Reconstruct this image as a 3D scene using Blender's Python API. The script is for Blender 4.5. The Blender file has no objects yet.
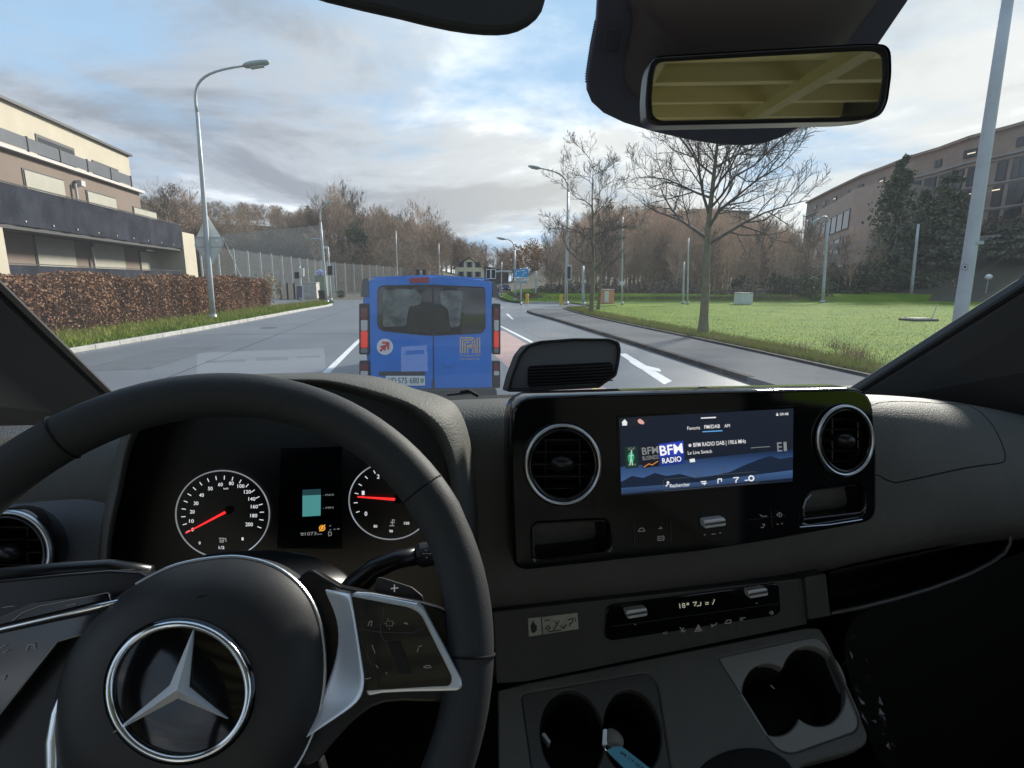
import bpy, bmesh, math, random
import numpy as np
from math import sin, cos, pi, radians, sqrt, tan, atan2
from mathutils import Vector, Matrix
random.seed(7); RNG = np.random.default_rng(7)
S = bpy.context.scene
COL = S.collection

# ------------------------------------------------------------------ camera
FPX = 520.0
YAW, PIT, ROLL = radians(11.1), radians(11.1), radians(0.5)
CAM = np.array([0.0, 0.0, 1.9])
_F = np.array([sin(YAW)*cos(PIT), cos(YAW)*cos(PIT), -sin(PIT)])
_R = np.array([cos(YAW), -sin(YAW), 0.0]); _U = np.cross(_R, _F)
_R, _U = _R*cos(ROLL)+_U*sin(ROLL), -_R*sin(ROLL)+_U*cos(ROLL)
cd = bpy.data.cameras.new("camera"); cam = bpy.data.objects.new("camera", cd); COL.objects.link(cam)
cam.matrix_world = Matrix(((_R[0], _U[0], -_F[0], CAM[0]), (_R[1], _U[1], -_F[1], CAM[1]), (_R[2], _U[2], -_F[2], CAM[2]), (0, 0, 0, 1)))
cd.sensor_width = 36; cd.lens = FPX/1024*36; cd.clip_start = 0.02; cd.clip_end = 3000
S.camera = cam
S.render.resolution_x, S.render.resolution_y = 1024, 768
S.view_settings.view_transform = 'Standard'; S.view_settings.look = 'None'
S.view_settings.exposure = 1.2; S.view_settings.gamma = 1

# ------------------------------------------------------------------ sky and sun
SUN_EL, SUN_AZ = radians(26), radians(48)      # azimuth clockwise from +Y
W = bpy.data.worlds.new("World"); S.world = W; W.use_nodes = True
nt = W.node_tree; nt.nodes.clear(); N = nt.nodes; L = nt.links
out = N.new('ShaderNodeOutputWorld'); bg = N.new('ShaderNodeBackground'); bg.inputs[1].default_value = 0.128
sky = N.new('ShaderNodeTexSky'); sky.sky_type = 'NISHITA'; sky.sun_disc = False
sky.sun_elevation = SUN_EL; sky.sun_rotation = SUN_AZ; sky.air_density = 1.2; sky.dust_density = 1.2; sky.ozone_density = 2.0
tc = N.new('ShaderNodeTexCoord')
sep = N.new('ShaderNodeSeparateXYZ'); L.new(tc.outputs['Generated'], sep.inputs[0])
def wmath(op, a, b=None, clamp=False):
    m = N.new('ShaderNodeMath'); m.operation = op; m.use_clamp = clamp
    for i, v in enumerate((a, b)):
        if v is None: continue
        if isinstance(v, (int, float)): m.inputs[i].default_value = v
        else: L.new(v, m.inputs[i])
    return m.outputs[0]
def wramp(fac, stops, interp='EASE'):
    r = N.new('ShaderNodeValToRGB'); r.color_ramp.interpolation = interp
    e = r.color_ramp.elements
    while len(e) < len(stops): e.new(.5)
    for k, (p, c) in enumerate(stops): e[k].position = p; e[k].color = (*c, 1) if len(c) == 3 else c
    L.new(fac, r.inputs[0]); return r.outputs[0]
zc = wmath('ADD', wmath('MAXIMUM', sep.outputs[2], 0.0), 0.16)
cx = wmath('DIVIDE', sep.outputs[0], zc); cy = wmath('DIVIDE', sep.outputs[1], zc)
cmb = N.new('ShaderNodeCombineXYZ'); L.new(cx, cmb.inputs[0]); L.new(cy, cmb.inputs[1])
def wnoise(scale, detail, rough, off, dist=0.4):
    mp = N.new('ShaderNodeMapping'); mp.inputs['Location'].default_value = off; L.new(cmb.outputs[0], mp.inputs[0])
    n = N.new('ShaderNodeTexNoise'); n.inputs['Scale'].default_value = scale; n.inputs['Detail'].default_value = detail
    n.inputs['Roughness'].default_value = rough; n.inputs['Distortion'].default_value = dist
    L.new(mp.outputs[0], n.inputs['Vector']); return n.outputs['Fac']
cover = wnoise(0.55, 7, 0.55, (15.3, 9.1, 3.5)); shade = wnoise(0.9, 6, 0.6, (42.3, 24.1, 6.5)); thin = wnoise(1.6, 8, 0.62, (1.0, 9.0, 5.0))
# direction towards the sun
dn = N.new('ShaderNodeVectorMath'); dn.operation = 'DOT_PRODUCT'; L.new(tc.outputs['Generated'], dn.inputs[0])
dn.inputs[1].default_value = (sin(SUN_AZ)*cos(SUN_EL), cos(SUN_AZ)*cos(SUN_EL), sin(SUN_EL))
glow = wramp(dn.outputs['Value'], [(0.45, (0, 0, 0)), (0.98, (1, 1, 1))])
ccol = wramp(shade, [(0.38, (1.35, 1.5, 1.75)), (0.52, (2.05, 2.25, 2.55)), (0.66, (3.7, 3.9, 4.2))])
mixg = N.new('ShaderNodeMixRGB'); mixg.blend_type = 'ADD'; L.new(wmath('MULTIPLY', glow, 0.4), mixg.inputs[0]); L.new(ccol, mixg.inputs[1]); mixg.inputs[2].default_value = (3.4, 3.0, 2.1, 1)
mask = wramp(wmath('ADD', wmath('ADD', wmath('MULTIPLY', cover, 0.75), wmath('MULTIPLY', thin, 0.25)), wmath('MULTIPLY', glow, 0.04)), [(0.42, (0, 0, 0)), (0.58, (1, 1, 1))])
skb = N.new('ShaderNodeMixRGB'); skb.inputs[0].default_value = 0.9; skb.inputs[2].default_value = (1.5, 2.35, 3.35, 1)
cl = N.new('ShaderNodeMixRGB'); cl.blend_type = 'DARKEN'; cl.inputs[0].default_value = 1; L.new(sky.outputs[0], cl.inputs[1]); cl.inputs[2].default_value = (2.8, 3.5, 4.2, 1); L.new(cl.outputs[0], skb.inputs[1])
mixc = N.new('ShaderNodeMixRGB'); L.new(mask, mixc.inputs[0]); L.new(skb.outputs[0], mixc.inputs[1]); L.new(mixg.outputs[0], mixc.inputs[2])
L.new(mixc.outputs[0], bg.inputs[0]); L.new(bg.outputs[0], out.inputs[0])
sd = bpy.data.lights.new("sun", 'SUN'); sd.energy = 3.5; sd.angle = radians(9); sd.color = (1, .94, .84)
so = bpy.data.objects.new("sun", sd); COL.objects.link(so)
so.rotation_euler = Vector((sin(SUN_AZ)*cos(SUN_EL), cos(SUN_AZ)*cos(SUN_EL), sin(SUN_EL))).to_track_quat('Z', 'Y').to_euler()

# ------------------------------------------------------------------ projection helpers (survey of the place)
def ray(px, py): return _F + _R*(px-512)/FPX + _U*(384-py)/FPX
def atY(px, py, Y): d = ray(px, py); return CAM + d*(Y/d[1])
def atZ(px, py, Z=0.0): d = ray(px, py); return CAM + d*((Z-CAM[2])/d[2])
def plane3(a, b, c):
    a, b, c = map(np.array, (a, b, c)); n = np.cross(b-a, c-a); n = n/np.linalg.norm(n)
    if n @ (CAM-a) < 0: n = -n
    return (a, n)
def planeN(o, n):
    o = np.array(o, float); n = np.array(n, float); n = n/np.linalg.norm(n)
    return (o, n)
def shift(pl, d): return (pl[0]+pl[1]*d, pl[1])
def onp(px, py, pl):
    d = ray(px, py); t = ((pl[0]-CAM) @ pl[1])/(d @ pl[1]); return CAM + d*t
def smooth_px(pts, n=6):
    """closed Catmull-Rom through pixel points"""
    P = np.array(pts, float); m = len(P); o = []
    for i in range(m):
        p0, p1, p2, p3 = P[i-1], P[i], P[(i+1) % m], P[(i+2) % m]
        for k in range(n):
            t = k/n; o.append(.5*((2*p1)+(-p0+p2)*t+(2*p0-5*p1+4*p2-p3)*t*t+(-p0+3*p1-3*p2+p3)*t**3))
    return [tuple(q) for q in o]
def round_px(pts, r, n=5):
    """polygon with rounded corners (r may be a list)"""
    P = [np.array(p, float) for p in pts]; m = len(P); o = []
    for i in range(m):
        a, b, c = P[i-1], P[i], P[(i+1) % m]; rr = r[i] if isinstance(r, (list, tuple)) else r
        u = a-b; v = c-b; lu, lv = np.linalg.norm(u), np.linalg.norm(v); q = min(rr, lu*.49, lv*.49)
        if q < .05: o.append(tuple(b)); continue
        s, e = b+u/lu*q, b+v/lv*q
        for k in range(n+1):
            t = k/n; o.append(tuple((1-t)**2*s+2*t*(1-t)*b+t*t*e))
    return o
def ell_px(cx, cy, rx, ry, n=48, rot=0, a0=0, a1=2*pi, closed=True):
    ts = [a0+(a1-a0)*i/(n if closed else n-1) for i in range(n)]
    return [(cx+rx*cos(t)*cos(rot)-ry*sin(t)*sin(rot), cy+rx*cos(t)*sin(rot)+ry*sin(t)*cos(rot)) for t in ts]

# ------------------------------------------------------------------ materials
MATS = {}
def mat(name, base, rough=.6, metal=0, bump=0, bscale=50, var=0, vscale=3, spec=.5, col2=None, coat=0, emit=None, estr=0, trans=0, detail=5):
    if name in MATS: return MATS[name]
    m = bpy.data.materials.new(name); m.use_nodes = True; t = m.node_tree; b = t.nodes['Principled BSDF']
    b.inputs['Base Color'].default_value = (*base, 1); b.inputs['Roughness'].default_value = rough; b.inputs['Metallic'].default_value = metal
    b.inputs['Specular IOR Level'].default_value = spec; b.inputs['Coat Weight'].default_value = coat
    if emit: b.inputs['Emission Color'].default_value = (*emit, 1); b.inputs['Emission Strength'].default_value = estr
    if trans: b.inputs['Transmission Weight'].default_value = trans
    g = t.nodes.new('ShaderNodeNewGeometry')
    if var or col2:
        n = t.nodes.new('ShaderNodeTexNoise'); n.inputs['Scale'].default_value = vscale; n.inputs['Detail'].default_value = detail; n.inputs['Roughness'].default_value = .6
        t.links.new(g.outputs['Position'], n.inputs['Vector'])
        r = t.nodes.new('ShaderNodeValToRGB'); e = r.color_ramp.elements; e[0].position = .34; e[1].position = .66
        c2 = col2 if col2 else tuple(min(1, c*(1+var)) for c in base); c1 = base if col2 else tuple(c*(1-var) for c in base)
        e[0].color = (*c1, 1); e[1].color = (*c2, 1)
        t.links.new(n.outputs['Fac'], r.inputs[0]); t.links.new(r.outputs[0], b.inputs['Base Color'])
    if bump:
        n = t.nodes.new('ShaderNodeTexNoise'); n.inputs['Scale'].default_value = bscale; n.inputs['Detail'].default_value = 3
        t.links.new(g.outputs['Position'], n.inputs['Vector'])
        bp = t.nodes.new('ShaderNodeBump'); bp.inputs['Strength'].default_value = bump; bp.inputs['Distance'].default_value = .6/bscale
        t.links.new(n.outputs['Fac'], bp.inputs['Height']); t.links.new(bp.outputs[0], b.inputs['Normal'])
    MATS[name] = m; return m
def emis(name, c, s=1.0):
    return mat(name, (0.01, .01, .01), .4, emit=c, estr=s*.42)
M_dash = mat('dash_plastic', (.088, .087, .079), .62, bump=.9, bscale=420, var=.12, vscale=6, spec=.22)
M_dash2 = mat('dash_plastic_fine', (.044, .044, .040), .6, bump=.6, bscale=500, spec=.45)
M_black = mat('matt_black', (.006, .006, .006), .75, spec=.2)
M_gloss = mat('piano_black', (.004, .004, .005), .06, spec=.5, var=.2, vscale=4)
M_gloss2 = mat('satin_black', (.008, .008, .009), .3, spec=.4)
M_chrome = mat('chrome', (.75, .78, .82), .12, 1)
M_satin = mat('satin_silver', (.55, .58, .62), .28, 1)
M_leather = mat('wheel_leather', (.026, .027, .029), .6, bump=.5, bscale=900, spec=.3)
M_hub = mat('hub_plastic', (.020, .020, .021), .5, bump=.3, bscale=1500, spec=.4)
M_pillar = mat('pillar_trim', (.042, .042, .044), .8, bump=.3, bscale=900)
M_head = mat('headliner', (.3, .3, .29), .95)
M_rubber = mat('black_rubber', (.012, .012, .012), .7)
M_white_e = emis('lit_white', (1, 1, 1), .85)
M_grey_e = emis('lit_grey', (.75, .78, .8), .3)
M_dim_e = emis('lit_dim', (.6, .6, .62), .12)
M_red_e = emis('lit_red', (1, .03, .03), 1.2)

# ------------------------------------------------------------------ object helpers
def setp(o, label=None, cat=None, group=None, kind=None):
    if label: o['label'] = label
    if cat: o['category'] = cat
    if group: o['group'] = group
    if kind: o['kind'] = kind
    return o
def thing(name, label, cat, loc, group=None):
    o = bpy.data.objects.new(name, None); o.empty_display_size = .1; COL.objects.link(o); o.location = tuple(float(v) for v in loc)
    return setp(o, label, cat, group)
def rootloc(o):
    while o.parent: o = o.parent
    return np.array(o.location)
def link_mesh(name, me, parent, m=None, flat=False):
    o = bpy.data.objects.new(name, me); COL.objects.link(o)
    if m is not None: me.materials.clear(); me.materials.append(m)
    if parent is not None: o.parent = parent
    return o
def mesh(name, V, Fc, m, parent=None, smooth=False, bevel=0, subsurf=0, solid=0, angle=None):
    V = np.array(V, float)
    if parent is not None: V = V-rootloc(parent)
    me = bpy.data.meshes.new(name); me.from_pydata([tuple(v) for v in V], [], [tuple(f) for f in Fc]); me.update()
    o = link_mesh(name, me, parent, m)
    if smooth: me.polygons.foreach_set('use_smooth', [True]*len(me.polygons))
    if solid: md = o.modifiers.new('s', 'SOLIDIFY'); md.thickness = solid; md.offset = 0
    if subsurf: md = o.modifiers.new('u', 'SUBSURF'); md.levels = subsurf; md.render_levels = subsurf
    if bevel: md = o.modifiers.new('b', 'BEVEL'); md.width = bevel; md.segments = 2; md.limit_method = 'ANGLE'; md.angle_limit = radians(40)
    return o
def bigmesh(name, V, Fc, m, parent=None):
    """numpy arrays, faces all of the same length"""
    V = np.asarray(V, np.float32); Fc = np.asarray(Fc, np.int32); k = Fc.shape[1]
    if parent is not None: V = V-rootloc(parent).astype(np.float32)
    me = bpy.data.meshes.new(name); me.vertices.add(len(V)); me.vertices.foreach_set('co', V.ravel())
    me.loops.add(Fc.size); me.loops.foreach_set('vertex_index', Fc.ravel()); me.polygons.add(len(Fc))
    me.polygons.foreach_set('loop_start', np.arange(0, Fc.size, k, dtype=np.int32)); me.update(calc_edges=True)
    return link_mesh(name, me, parent, m)
class MB:
    def __init__(s): s.V = []; s.F = []
    def add(s, V, F):
        n = len(s.V); s.V += [tuple(map(float, v)) for v in V]; s.F += [tuple(i+n for i in f) for f in F]; return s
    def box(s, a, b):
        x0, y0, z0 = a; x1, y1, z1 = b
        return s.add([(x0, y0, z0), (x1, y0, z0), (x1, y1, z0), (x0, y1, z0), (x0, y0, z1), (x1, y0, z1), (x1, y1, z1), (x0, y1, z1)],
                     [(0, 3, 2, 1), (4, 5, 6, 7), (0, 1, 5, 4), (1, 2, 6, 5), (2, 3, 7, 6), (3, 0, 4, 7)])
    def obox(s, o, u, v, w):
        o, u, v, w = [np.array(q, float) for q in (o, u, v, w)]
        P = [o, o+u, o+u+v, o+v, o+w, o+u+w, o+u+v+w, o+v+w]
        return s.add(P, [(0, 3, 2, 1), (4, 5, 6, 7), (0, 1, 5, 4), (1, 2, 6, 5), (2, 3, 7, 6), (3, 0, 4, 7)])
    def tube(s, pts, rad, n=8, cap=True, closed=False):
        P = [np.array(p, float) for p in pts]; m = len(P); rad = [rad]*m if isinstance(rad, (int, float)) else rad
        ref = None; V = []
        for i in range(m):
            a = P[i-1] if (i > 0 or closed) else P[i]; b = P[(i+1) % m] if (i < m-1 or closed) else P[i]
            t = b-a; t = t/(np.linalg.norm(t)+1e-12)
            if ref is None: ref = np.cross(t, [0, 0, 1.]) if abs(t[2]) < .9 else np.cross(t, [1., 0, 0])
            ref = ref-t*(ref@t); ref = ref/(np.linalg.norm(ref)+1e-12); q = np.cross(t, ref)
            V += [P[i]+rad[i]*(cos(2*pi*k/n)*ref+sin(2*pi*k/n)*q) for k in range(n)]
        F = []
        for i in range(m if closed else m-1):
            j = (i+1) % m
            for k in range(n): F.append((i*n+k, i*n+(k+1) % n, j*n+(k+1) % n, j*n+k))
        if cap and not closed: F += [tuple(range(n))[::-1], tuple(range((m-1)*n, m*n))]
        return s.add(V, F)
    def build(s, name, m, parent=None, **kw): return mesh(name, s.V, s.F, m, parent, **kw)
def prism(P, n, th):
    """closed 3-D polygon list P extruded by -n*th"""
    P = [np.array(p) for p in P]; k = len(P); V = P+[p-n*th for p in P]
    F = [tuple(range(k)), tuple(range(2*k-1, k-1, -1))]+[(i, i+k, (i+1) % k+k, (i+1) % k) for i in range(k)]
    return V, F
def plate(name, pts, pl, th, m, parent=None, bevel=0, smooth=False):
    V, F = prism([onp(*p, pl) for p in pts], pl[1], th); o = mesh(name, V, F, m, parent, bevel=bevel)
    bm = bmesh.new(); bm.from_mesh(o.data); bmesh.ops.recalc_face_normals(bm, faces=bm.faces); bm.to_mesh(o.data); bm.free()
    return o
def frame(name, outer, inner, pl, th, m, parent=None, bevel=0, inner_drop=0):
    """ring plate between two outlines with the same number of points"""
    k = len(outer); A = [onp(*p, pl) for p in outer]; B = [onp(*p, shift(pl, -inner_drop)) for p in inner]; n = pl[1]
    V = A+B+[p-n*th for p in A]+[p-n*th for p in B]; F = []
    for i in range(k):
        j = (i+1) % k
        F += [(i, j, k+j, k+i), (2*k+i, 3*k+i, 3*k+j, 2*k+j), (i, 2*k+i, 2*k+j, j), (k+i, k+j, 3*k+j, 3*k+i)]
    o = mesh(name, V, F, m, parent, bevel=bevel)
    bm = bmesh.new(); bm.from_mesh(o.data); bmesh.ops.recalc_face_normals(bm, faces=bm.faces); bm.to_mesh(o.data); bm.free()
    return o
def holed(name, outer, holes, pl, th, m, parent=None, bevel=0):
    """plate with holes, through a filled 2-D curve"""
    n = pl[1]; e1 = np.cross([0, 0, 1.], n); e1 /= np.linalg.norm(e1); e2 = np.cross(n, e1); o = onp(*outer[0], pl)
    cu = bpy.data.curves.new(name, 'CURVE'); cu.dimensions = '2D'; cu.fill_mode = 'BOTH'; cu.extrude = th/2
    if bevel: cu.bevel_depth = bevel; cu.offset = -bevel; cu.bevel_resolution = 1
    for ring in [outer]+holes:
        sp = cu.splines.new('POLY'); sp.points.add(len(ring)-1); sp.use_cyclic_u = True
        for q, p in zip(sp.points, ring):
            w = onp(*p, pl)-o; q.co = (w@e1, w@e2, 0, 1)
    ob = bpy.data.objects.new(name, cu); COL.objects.link(ob)
    dg = bpy.context.evaluated_depsgraph_get(); me = bpy.data.meshes.new_from_object(ob.evaluated_get(dg)); bpy.data.objects.remove(ob)
    c = o-n*(th/2+bevel); r = rootloc(parent) if parent is not None else np.zeros(3)
    me.transform(Matrix(((e1[0], e2[0], n[0], c[0]-r[0]), (e1[1], e2[1], n[1], c[1]-r[1]), (e1[2], e2[2], n[2], c[2]-r[2]), (0, 0, 0, 1))))
    return link_mesh(name, me, parent, m)
def dome(name, outline, pl, h, m, parent, rings=8, c=None, power=2.6, skirt=.01):
    P = [onp(*p, pl) for p in outline]; k = len(P); ctr = np.mean(P, 0) if c is None else onp(*c, pl); n = pl[1]
    V = [p-n*skirt for p in P]; F = []
    for i in range(rings+1):
        s = cos(i/rings*pi/2); V += [ctr+(p-ctr)*s+n*h*(1-s**power) if i < rings else ctr+n*h+(p-ctr)*1e-4 for p in P]
    for i in range(rings+1):
        for j in range(k): F.append((i*k+j, i*k+(j+1) % k, (i+1)*k+(j+1) % k, (i+1)*k+j))
    o = mesh(name, V, F, m, parent, smooth=True)
    bm = bmesh.new(); bm.from_mesh(o.data); bmesh.ops.recalc_face_normals(bm, faces=bm.faces); bm.to_mesh(o.data); bm.free(); return o
def gridsurf(name, rows, m, parent=None, sub=2):
    """rows of (px,py,Y) or 3-D tuples tagged by len 4"""
    nr, nc = len(rows), len(rows[0]); V = []
    for r in rows:
        for p in r: V.append(np.array(p[:3], float) if len(p) == 4 else atY(*p))
    F = [(i*nc+j, i*nc+j+1, (i+1)*nc+j+1, (i+1)*nc+j) for i in range(nr-1) for j in range(nc-1)]
    return mesh(name, V, F, m, parent, smooth=True, subsurf=sub)
_tm = {}
def text(name, s, p0, p1, hpx, pl, m, parent, off=.0006, bold=0.0, join=None):
    """lettering whose baseline runs from pixel p0 to p1 on a surface; hpx is the capital height"""
    key = (s, bold)
    if key not in _tm:
        cu = bpy.data.curves.new('t', 'FONT'); cu.body = s; cu.offset = bold; cu.resolution_u = 3
        ob = bpy.data.objects.new('t', cu); COL.objects.link(ob); dg = bpy.context.evaluated_depsgraph_get()
        me = bpy.data.meshes.new_from_object(ob.evaluated_get(dg)); bpy.data.objects.remove(ob)
        _tm[key] = (np.array([v.co[:] for v in me.vertices]), [tuple(p.vertices) for p in me.polygons])
    V, F = _tm[key]; pl = shift(pl, off)
    x0, x1 = V[:, 0].min(), V[:, 0].max(); O = onp(*p0, pl); u = onp(*p1, pl)-O
    dx, dy = p1[0]-p0[0], p1[1]-p0[1]; l = math.hypot(dx, dy); v = onp(p0[0]+dy/l*hpx, p0[1]-dx/l*hpx, pl)-O
    X = [O+u*((a[0]-x0)/(x1-x0))+v*(a[1]/.69) for a in V]
    if join is not None: join.add(X, F); return
    return mesh(name, X, F, m, parent)
def strokes(mb, pl, lines, w, off=.0006):
    """flat pen strokes in pixel space"""
    pl = shift(pl, off)
    for ln in lines:
        for (x0, y0), (x1, y1) in zip(ln[:-1], ln[1:]):
            dx, dy = x1-x0, y1-y0; l = math.hypot(dx, dy) or 1; nx, ny = -dy/l*w/2, dx/l*w/2; ex, ey = dx/l*w/4, dy/l*w/4
            mb.add([onp(x0+nx-ex, y0+ny-ey, pl), onp(x1+nx+ex, y1+ny+ey, pl), onp(x1-nx+ex, y1-ny+ey, pl), onp(x0-nx-ex, y0-ny-ey, pl)], [(0, 1, 2, 3)])
    return mb
def struct(o): o['kind'] = 'structure'; return o

# =================================================================== OUTSIDE
M_grass = mat('grass_ground', (.08, .15, .008), .95, col2=(.14, .20, .014), vscale=.45, bump=.5, bscale=25, spec=.08)
M_blade = mat('grass_blades', (.13, .20, .014), .9, col2=(.22, .26, .03), vscale=.9, spec=.08)
M_blade_dry = mat('dry_grass', (.20, .25, .03), .9, col2=(.32, .27, .10), vscale=1.5, spec=.08)
M_asph = mat('asphalt', (.092, .10, .114), .4, col2=(.125, .135, .152), detail=12, vscale=.3, bump=.35, bscale=70, spec=.4)
M_asph2 = mat('footway_asphalt', (.10, .105, .114), .95, col2=(.15, .153, .16), detail=12, vscale=.5, bump=.3, bscale=60, spec=.02)
M_asph3 = mat('far_asphalt', (.12, .125, .13), .7, var=.12, vscale=.3)
M_kerb = mat('kerb_stone', (.36, .35, .33), .8, var=.2, vscale=2.5, bump=.3, bscale=30)
M_kerbd = mat('dark_kerb', (.035, .034, .034), .9, spec=.1, var=.3, vscale=1.5)
M_paint = mat('road_paint', (.62, .62, .62), .6, var=.14, vscale=5)
M_pink = mat('red_lane_paint', (.34, .22, .20), .7, var=.12, vscale=2)
M_yellow = mat('yellow_paint', (.62, .48, .12), .6, var=.12, vscale=3)
M_soil = mat('leaf_litter', (.06, .042, .028), .95, col2=(.035, .045, .018), vscale=.8, bump=.8, bscale=8)
M_galv = mat('galvanised_steel', (.42, .44, .45), .5, .25, var=.1, vscale=2)
M_galv2 = mat('weathered_steel', (.36, .39, .40), .5, .2, var=.1, vscale=2)
M_bark = mat('grey_bark', (.042, .034, .028), .95, col2=(.085, .07, .056), vscale=6)
M_barkg = mat('mossy_bark', (.10, .095, .045), .9, col2=(.17, .155, .09), vscale=5, bump=.7, bscale=30)
M_twig = mat('twigs', (.17, .135, .11), .9, var=.2, vscale=2)
M_twigr = mat('red_brown_twigs', (.58, .42, .31), .95, col2=(.38, .28, .215), vscale=.12)
M_wood = mat('wood_twigs', (.36, .27, .20), .95, col2=(.24, .19, .145), vscale=.07)
M_birch = mat('birch_bark', (.50, .47, .42), .8, var=.25, vscale=3)
M_fir = mat('fir_needles', (.07, .092, .06), .9, col2=(.14, .16, .10), vscale=1.2)
M_shrub = mat('shrub_leaves', (.045, .065, .03), .8, col2=(.09, .11, .055), vscale=.8)
M_shrubb = mat('brown_shrub', (.13, .10, .08), .9, col2=(.20, .15, .11), vscale=.6)
M_beech = mat('beech_hedge_leaves', (.19, .10, .06), .9, col2=(.33, .20, .125), vscale=2.2, spec=.1)
M_autumn = mat('autumn_leaves', (.20, .085, .03), .85, col2=(.30, .16, .06), vscale=2)

def sheet(name, pts, z, m, th=0, kind='structure'):
    k = len(pts); V = [(p[0], p[1], z) for p in pts]
    if th:
        V += [(p[0], p[1], z-th) for p in pts]
        F = [tuple(range(k)), tuple(range(2*k-1, k-1, -1))]+[(i, i+k, (i+1) % k+k, (i+1) % k) for i in range(k)]
    else: F = [tuple(range(k))]
    o = mesh(name, V, F, m)
    bm = bmesh.new(); bm.from_mesh(o.data); bmesh.ops.recalc_face_normals(bm, faces=bm.faces)
    if not th:
        for f in bm.faces:
            if f.normal.z < 0: f.normal_flip()
    bm.to_mesh(o.data); bm.free(); o['kind'] = kind; return o
def G(px, py, z=0.0): p = atZ(px, py, z); return (float(p[0]), float(p[1]))
# ---- hill heights
def hillz(x, y):
    az = atan2(x, y); d = math.hypot(x, y)
    a = max(0, min(1, (radians(9)-az)/radians(22)))           # strong on the left
    h = max(0, min(1, (d-82)/85)); h = h*h*(3-2*h)
    b = max(0, min(1, (az-radians(41))/radians(9))); g = max(0, min(1, (d-80)/26))
    e = max(0, min(1, (abs(az-radians(6.5))-radians(4))/radians(4))); q = max(0, min(1, (d-100)/50))
    return 15*a*h + 1.5*h + 8.5*b*g + 5*e*q*(1-a)*(1-b)
gx = np.linspace(-320, 320, 161); gy = np.linspace(-60, 420, 121); V = []; F = []
for j, yy in enumerate(gy):
    for i, xx in enumerate(gx): V.append((xx, yy, hillz(xx, yy)-.05 if yy > 0 else -.05))
n = len(gx)
F = [(j*n+i, j*n+i+1, (j+1)*n+i+1, (j+1)*n+i) for j in range(len(gy)-1) for i in range(n-1)]
struct(mesh('terrain', V, F, M_soil, smooth=True))
sheet('ground', [(-1500, -1500), (1500, -1500), (1500, 1500), (-1500, 1500)], -.6, M_grass)

LK = [(-8.9, -30), (-8.9, 5), (-8.6, 15.1), (-8.2, 18), (-7.8, 21.4), (-7.35, 26), (-6.6, 34.8), (-5.9, 41), (-5.9, 43.0), (-6.6, 44.4), (-8.5, 45.2), (-40, 48.0)]
RK = [(6.5, -30), (6.5, 9), (6.65, 12), (6.9, 17.2), (7.15, 24.6), (7.2, 31.0)]
WK = [(9.0, -30), (9.0, 8.5), (9.2, 12), (9.35, 16), (9.42, 20.4), (9.55, 25), (9.95, 30.5), (10.6, 35.2), (12.2, 37.6), (16, 39.0), (40, 41.5)]
# asphalt: our road, the junction and the road that leaves it
sheet('road', LK+[(-40, 56.5), (-2.5, 55.0), (-1.0, 58.0), (1.5, 75), (9, 96), (24, 112), (70, 128), (72, 120), (34, 104), (17.6, 88), (10.4, 70), (9.0, 50), (10.0, 46.5), (40, 48)]+WK[::-1], 0.0, M_asph)
sheet('verge', [(-60, -30)]+[(x-.14, y) for x, y in LK[:11]]+[(-30, 46.6), (-60, 48)], .10, M_grass, .2)
def strip(name, path, w, z, th, m, side=1):
    P = [np.array(p, float) for p in path]; Lf = []; Rt = []
    for i, p in enumerate(P):
        a = P[max(0, i-1)]; b = P[min(len(P)-1, i+1)]; t = (b-a)/np.linalg.norm(b-a); nn = np.array([-t[1], t[0]])*side
        Lf.append(p); Rt.append(p+nn*w)
    return sheet(name, [tuple(q) for q in Lf]+[tuple(q) for q in Rt[::-1]], z, m, th)
def kerb(name, path, w, z, m, pitch=1.0):
    """kerb stones laid end to end with narrow joints"""
    P = [np.array(p, float) for p in path]; mb = MB()
    for a, b in zip(P[:-1], P[1:]):
        l = np.linalg.norm(b-a); k = max(1, int(round(l/pitch))); t = (b-a)/l; nn = np.array([-t[1], t[0]])
        for i in range(k):
            s0 = a+t*(l*i/k+.006); s1 = a+t*(l*(i+1)/k-.006); dz = random.uniform(-.004, .004)
            mb.obox((s0[0], s0[1], -.1), (*(s1-s0), 0), (nn[0]*w, nn[1]*w, 0), (0, 0, z+.1+dz))
    o = mb.build(name, m, bevel=.012); o['kind'] = 'structure'; return o
kerb('kerb', [p for p in LK[1:11]], .15, .125, M_kerb)
sheet('footway', RK+[(7.4, 33.0), (8.0, 34.2), (8.9, 34.9), (10.5, 35.3)]+WK[:7][::-1], .105, M_asph2, .2)
kerb('footway_kerb', RK[1:]+[(7.4, 33.0), (8.0, 34.2), (8.9, 34.9)], -.16, .11, M_kerbd)
kerb('lawn_kerb', WK[1:10], .13, .16, M_kerbd)
lawn = [(x+.13, y-.05) for x, y in WK[:10]]
sheet('lawn', [(9.1, -30)]+lawn[1:]+[(40, 41.4), (60, 46), (110, 60), (130, 40), (130, -30)], .125, M_grass, .2)
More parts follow.
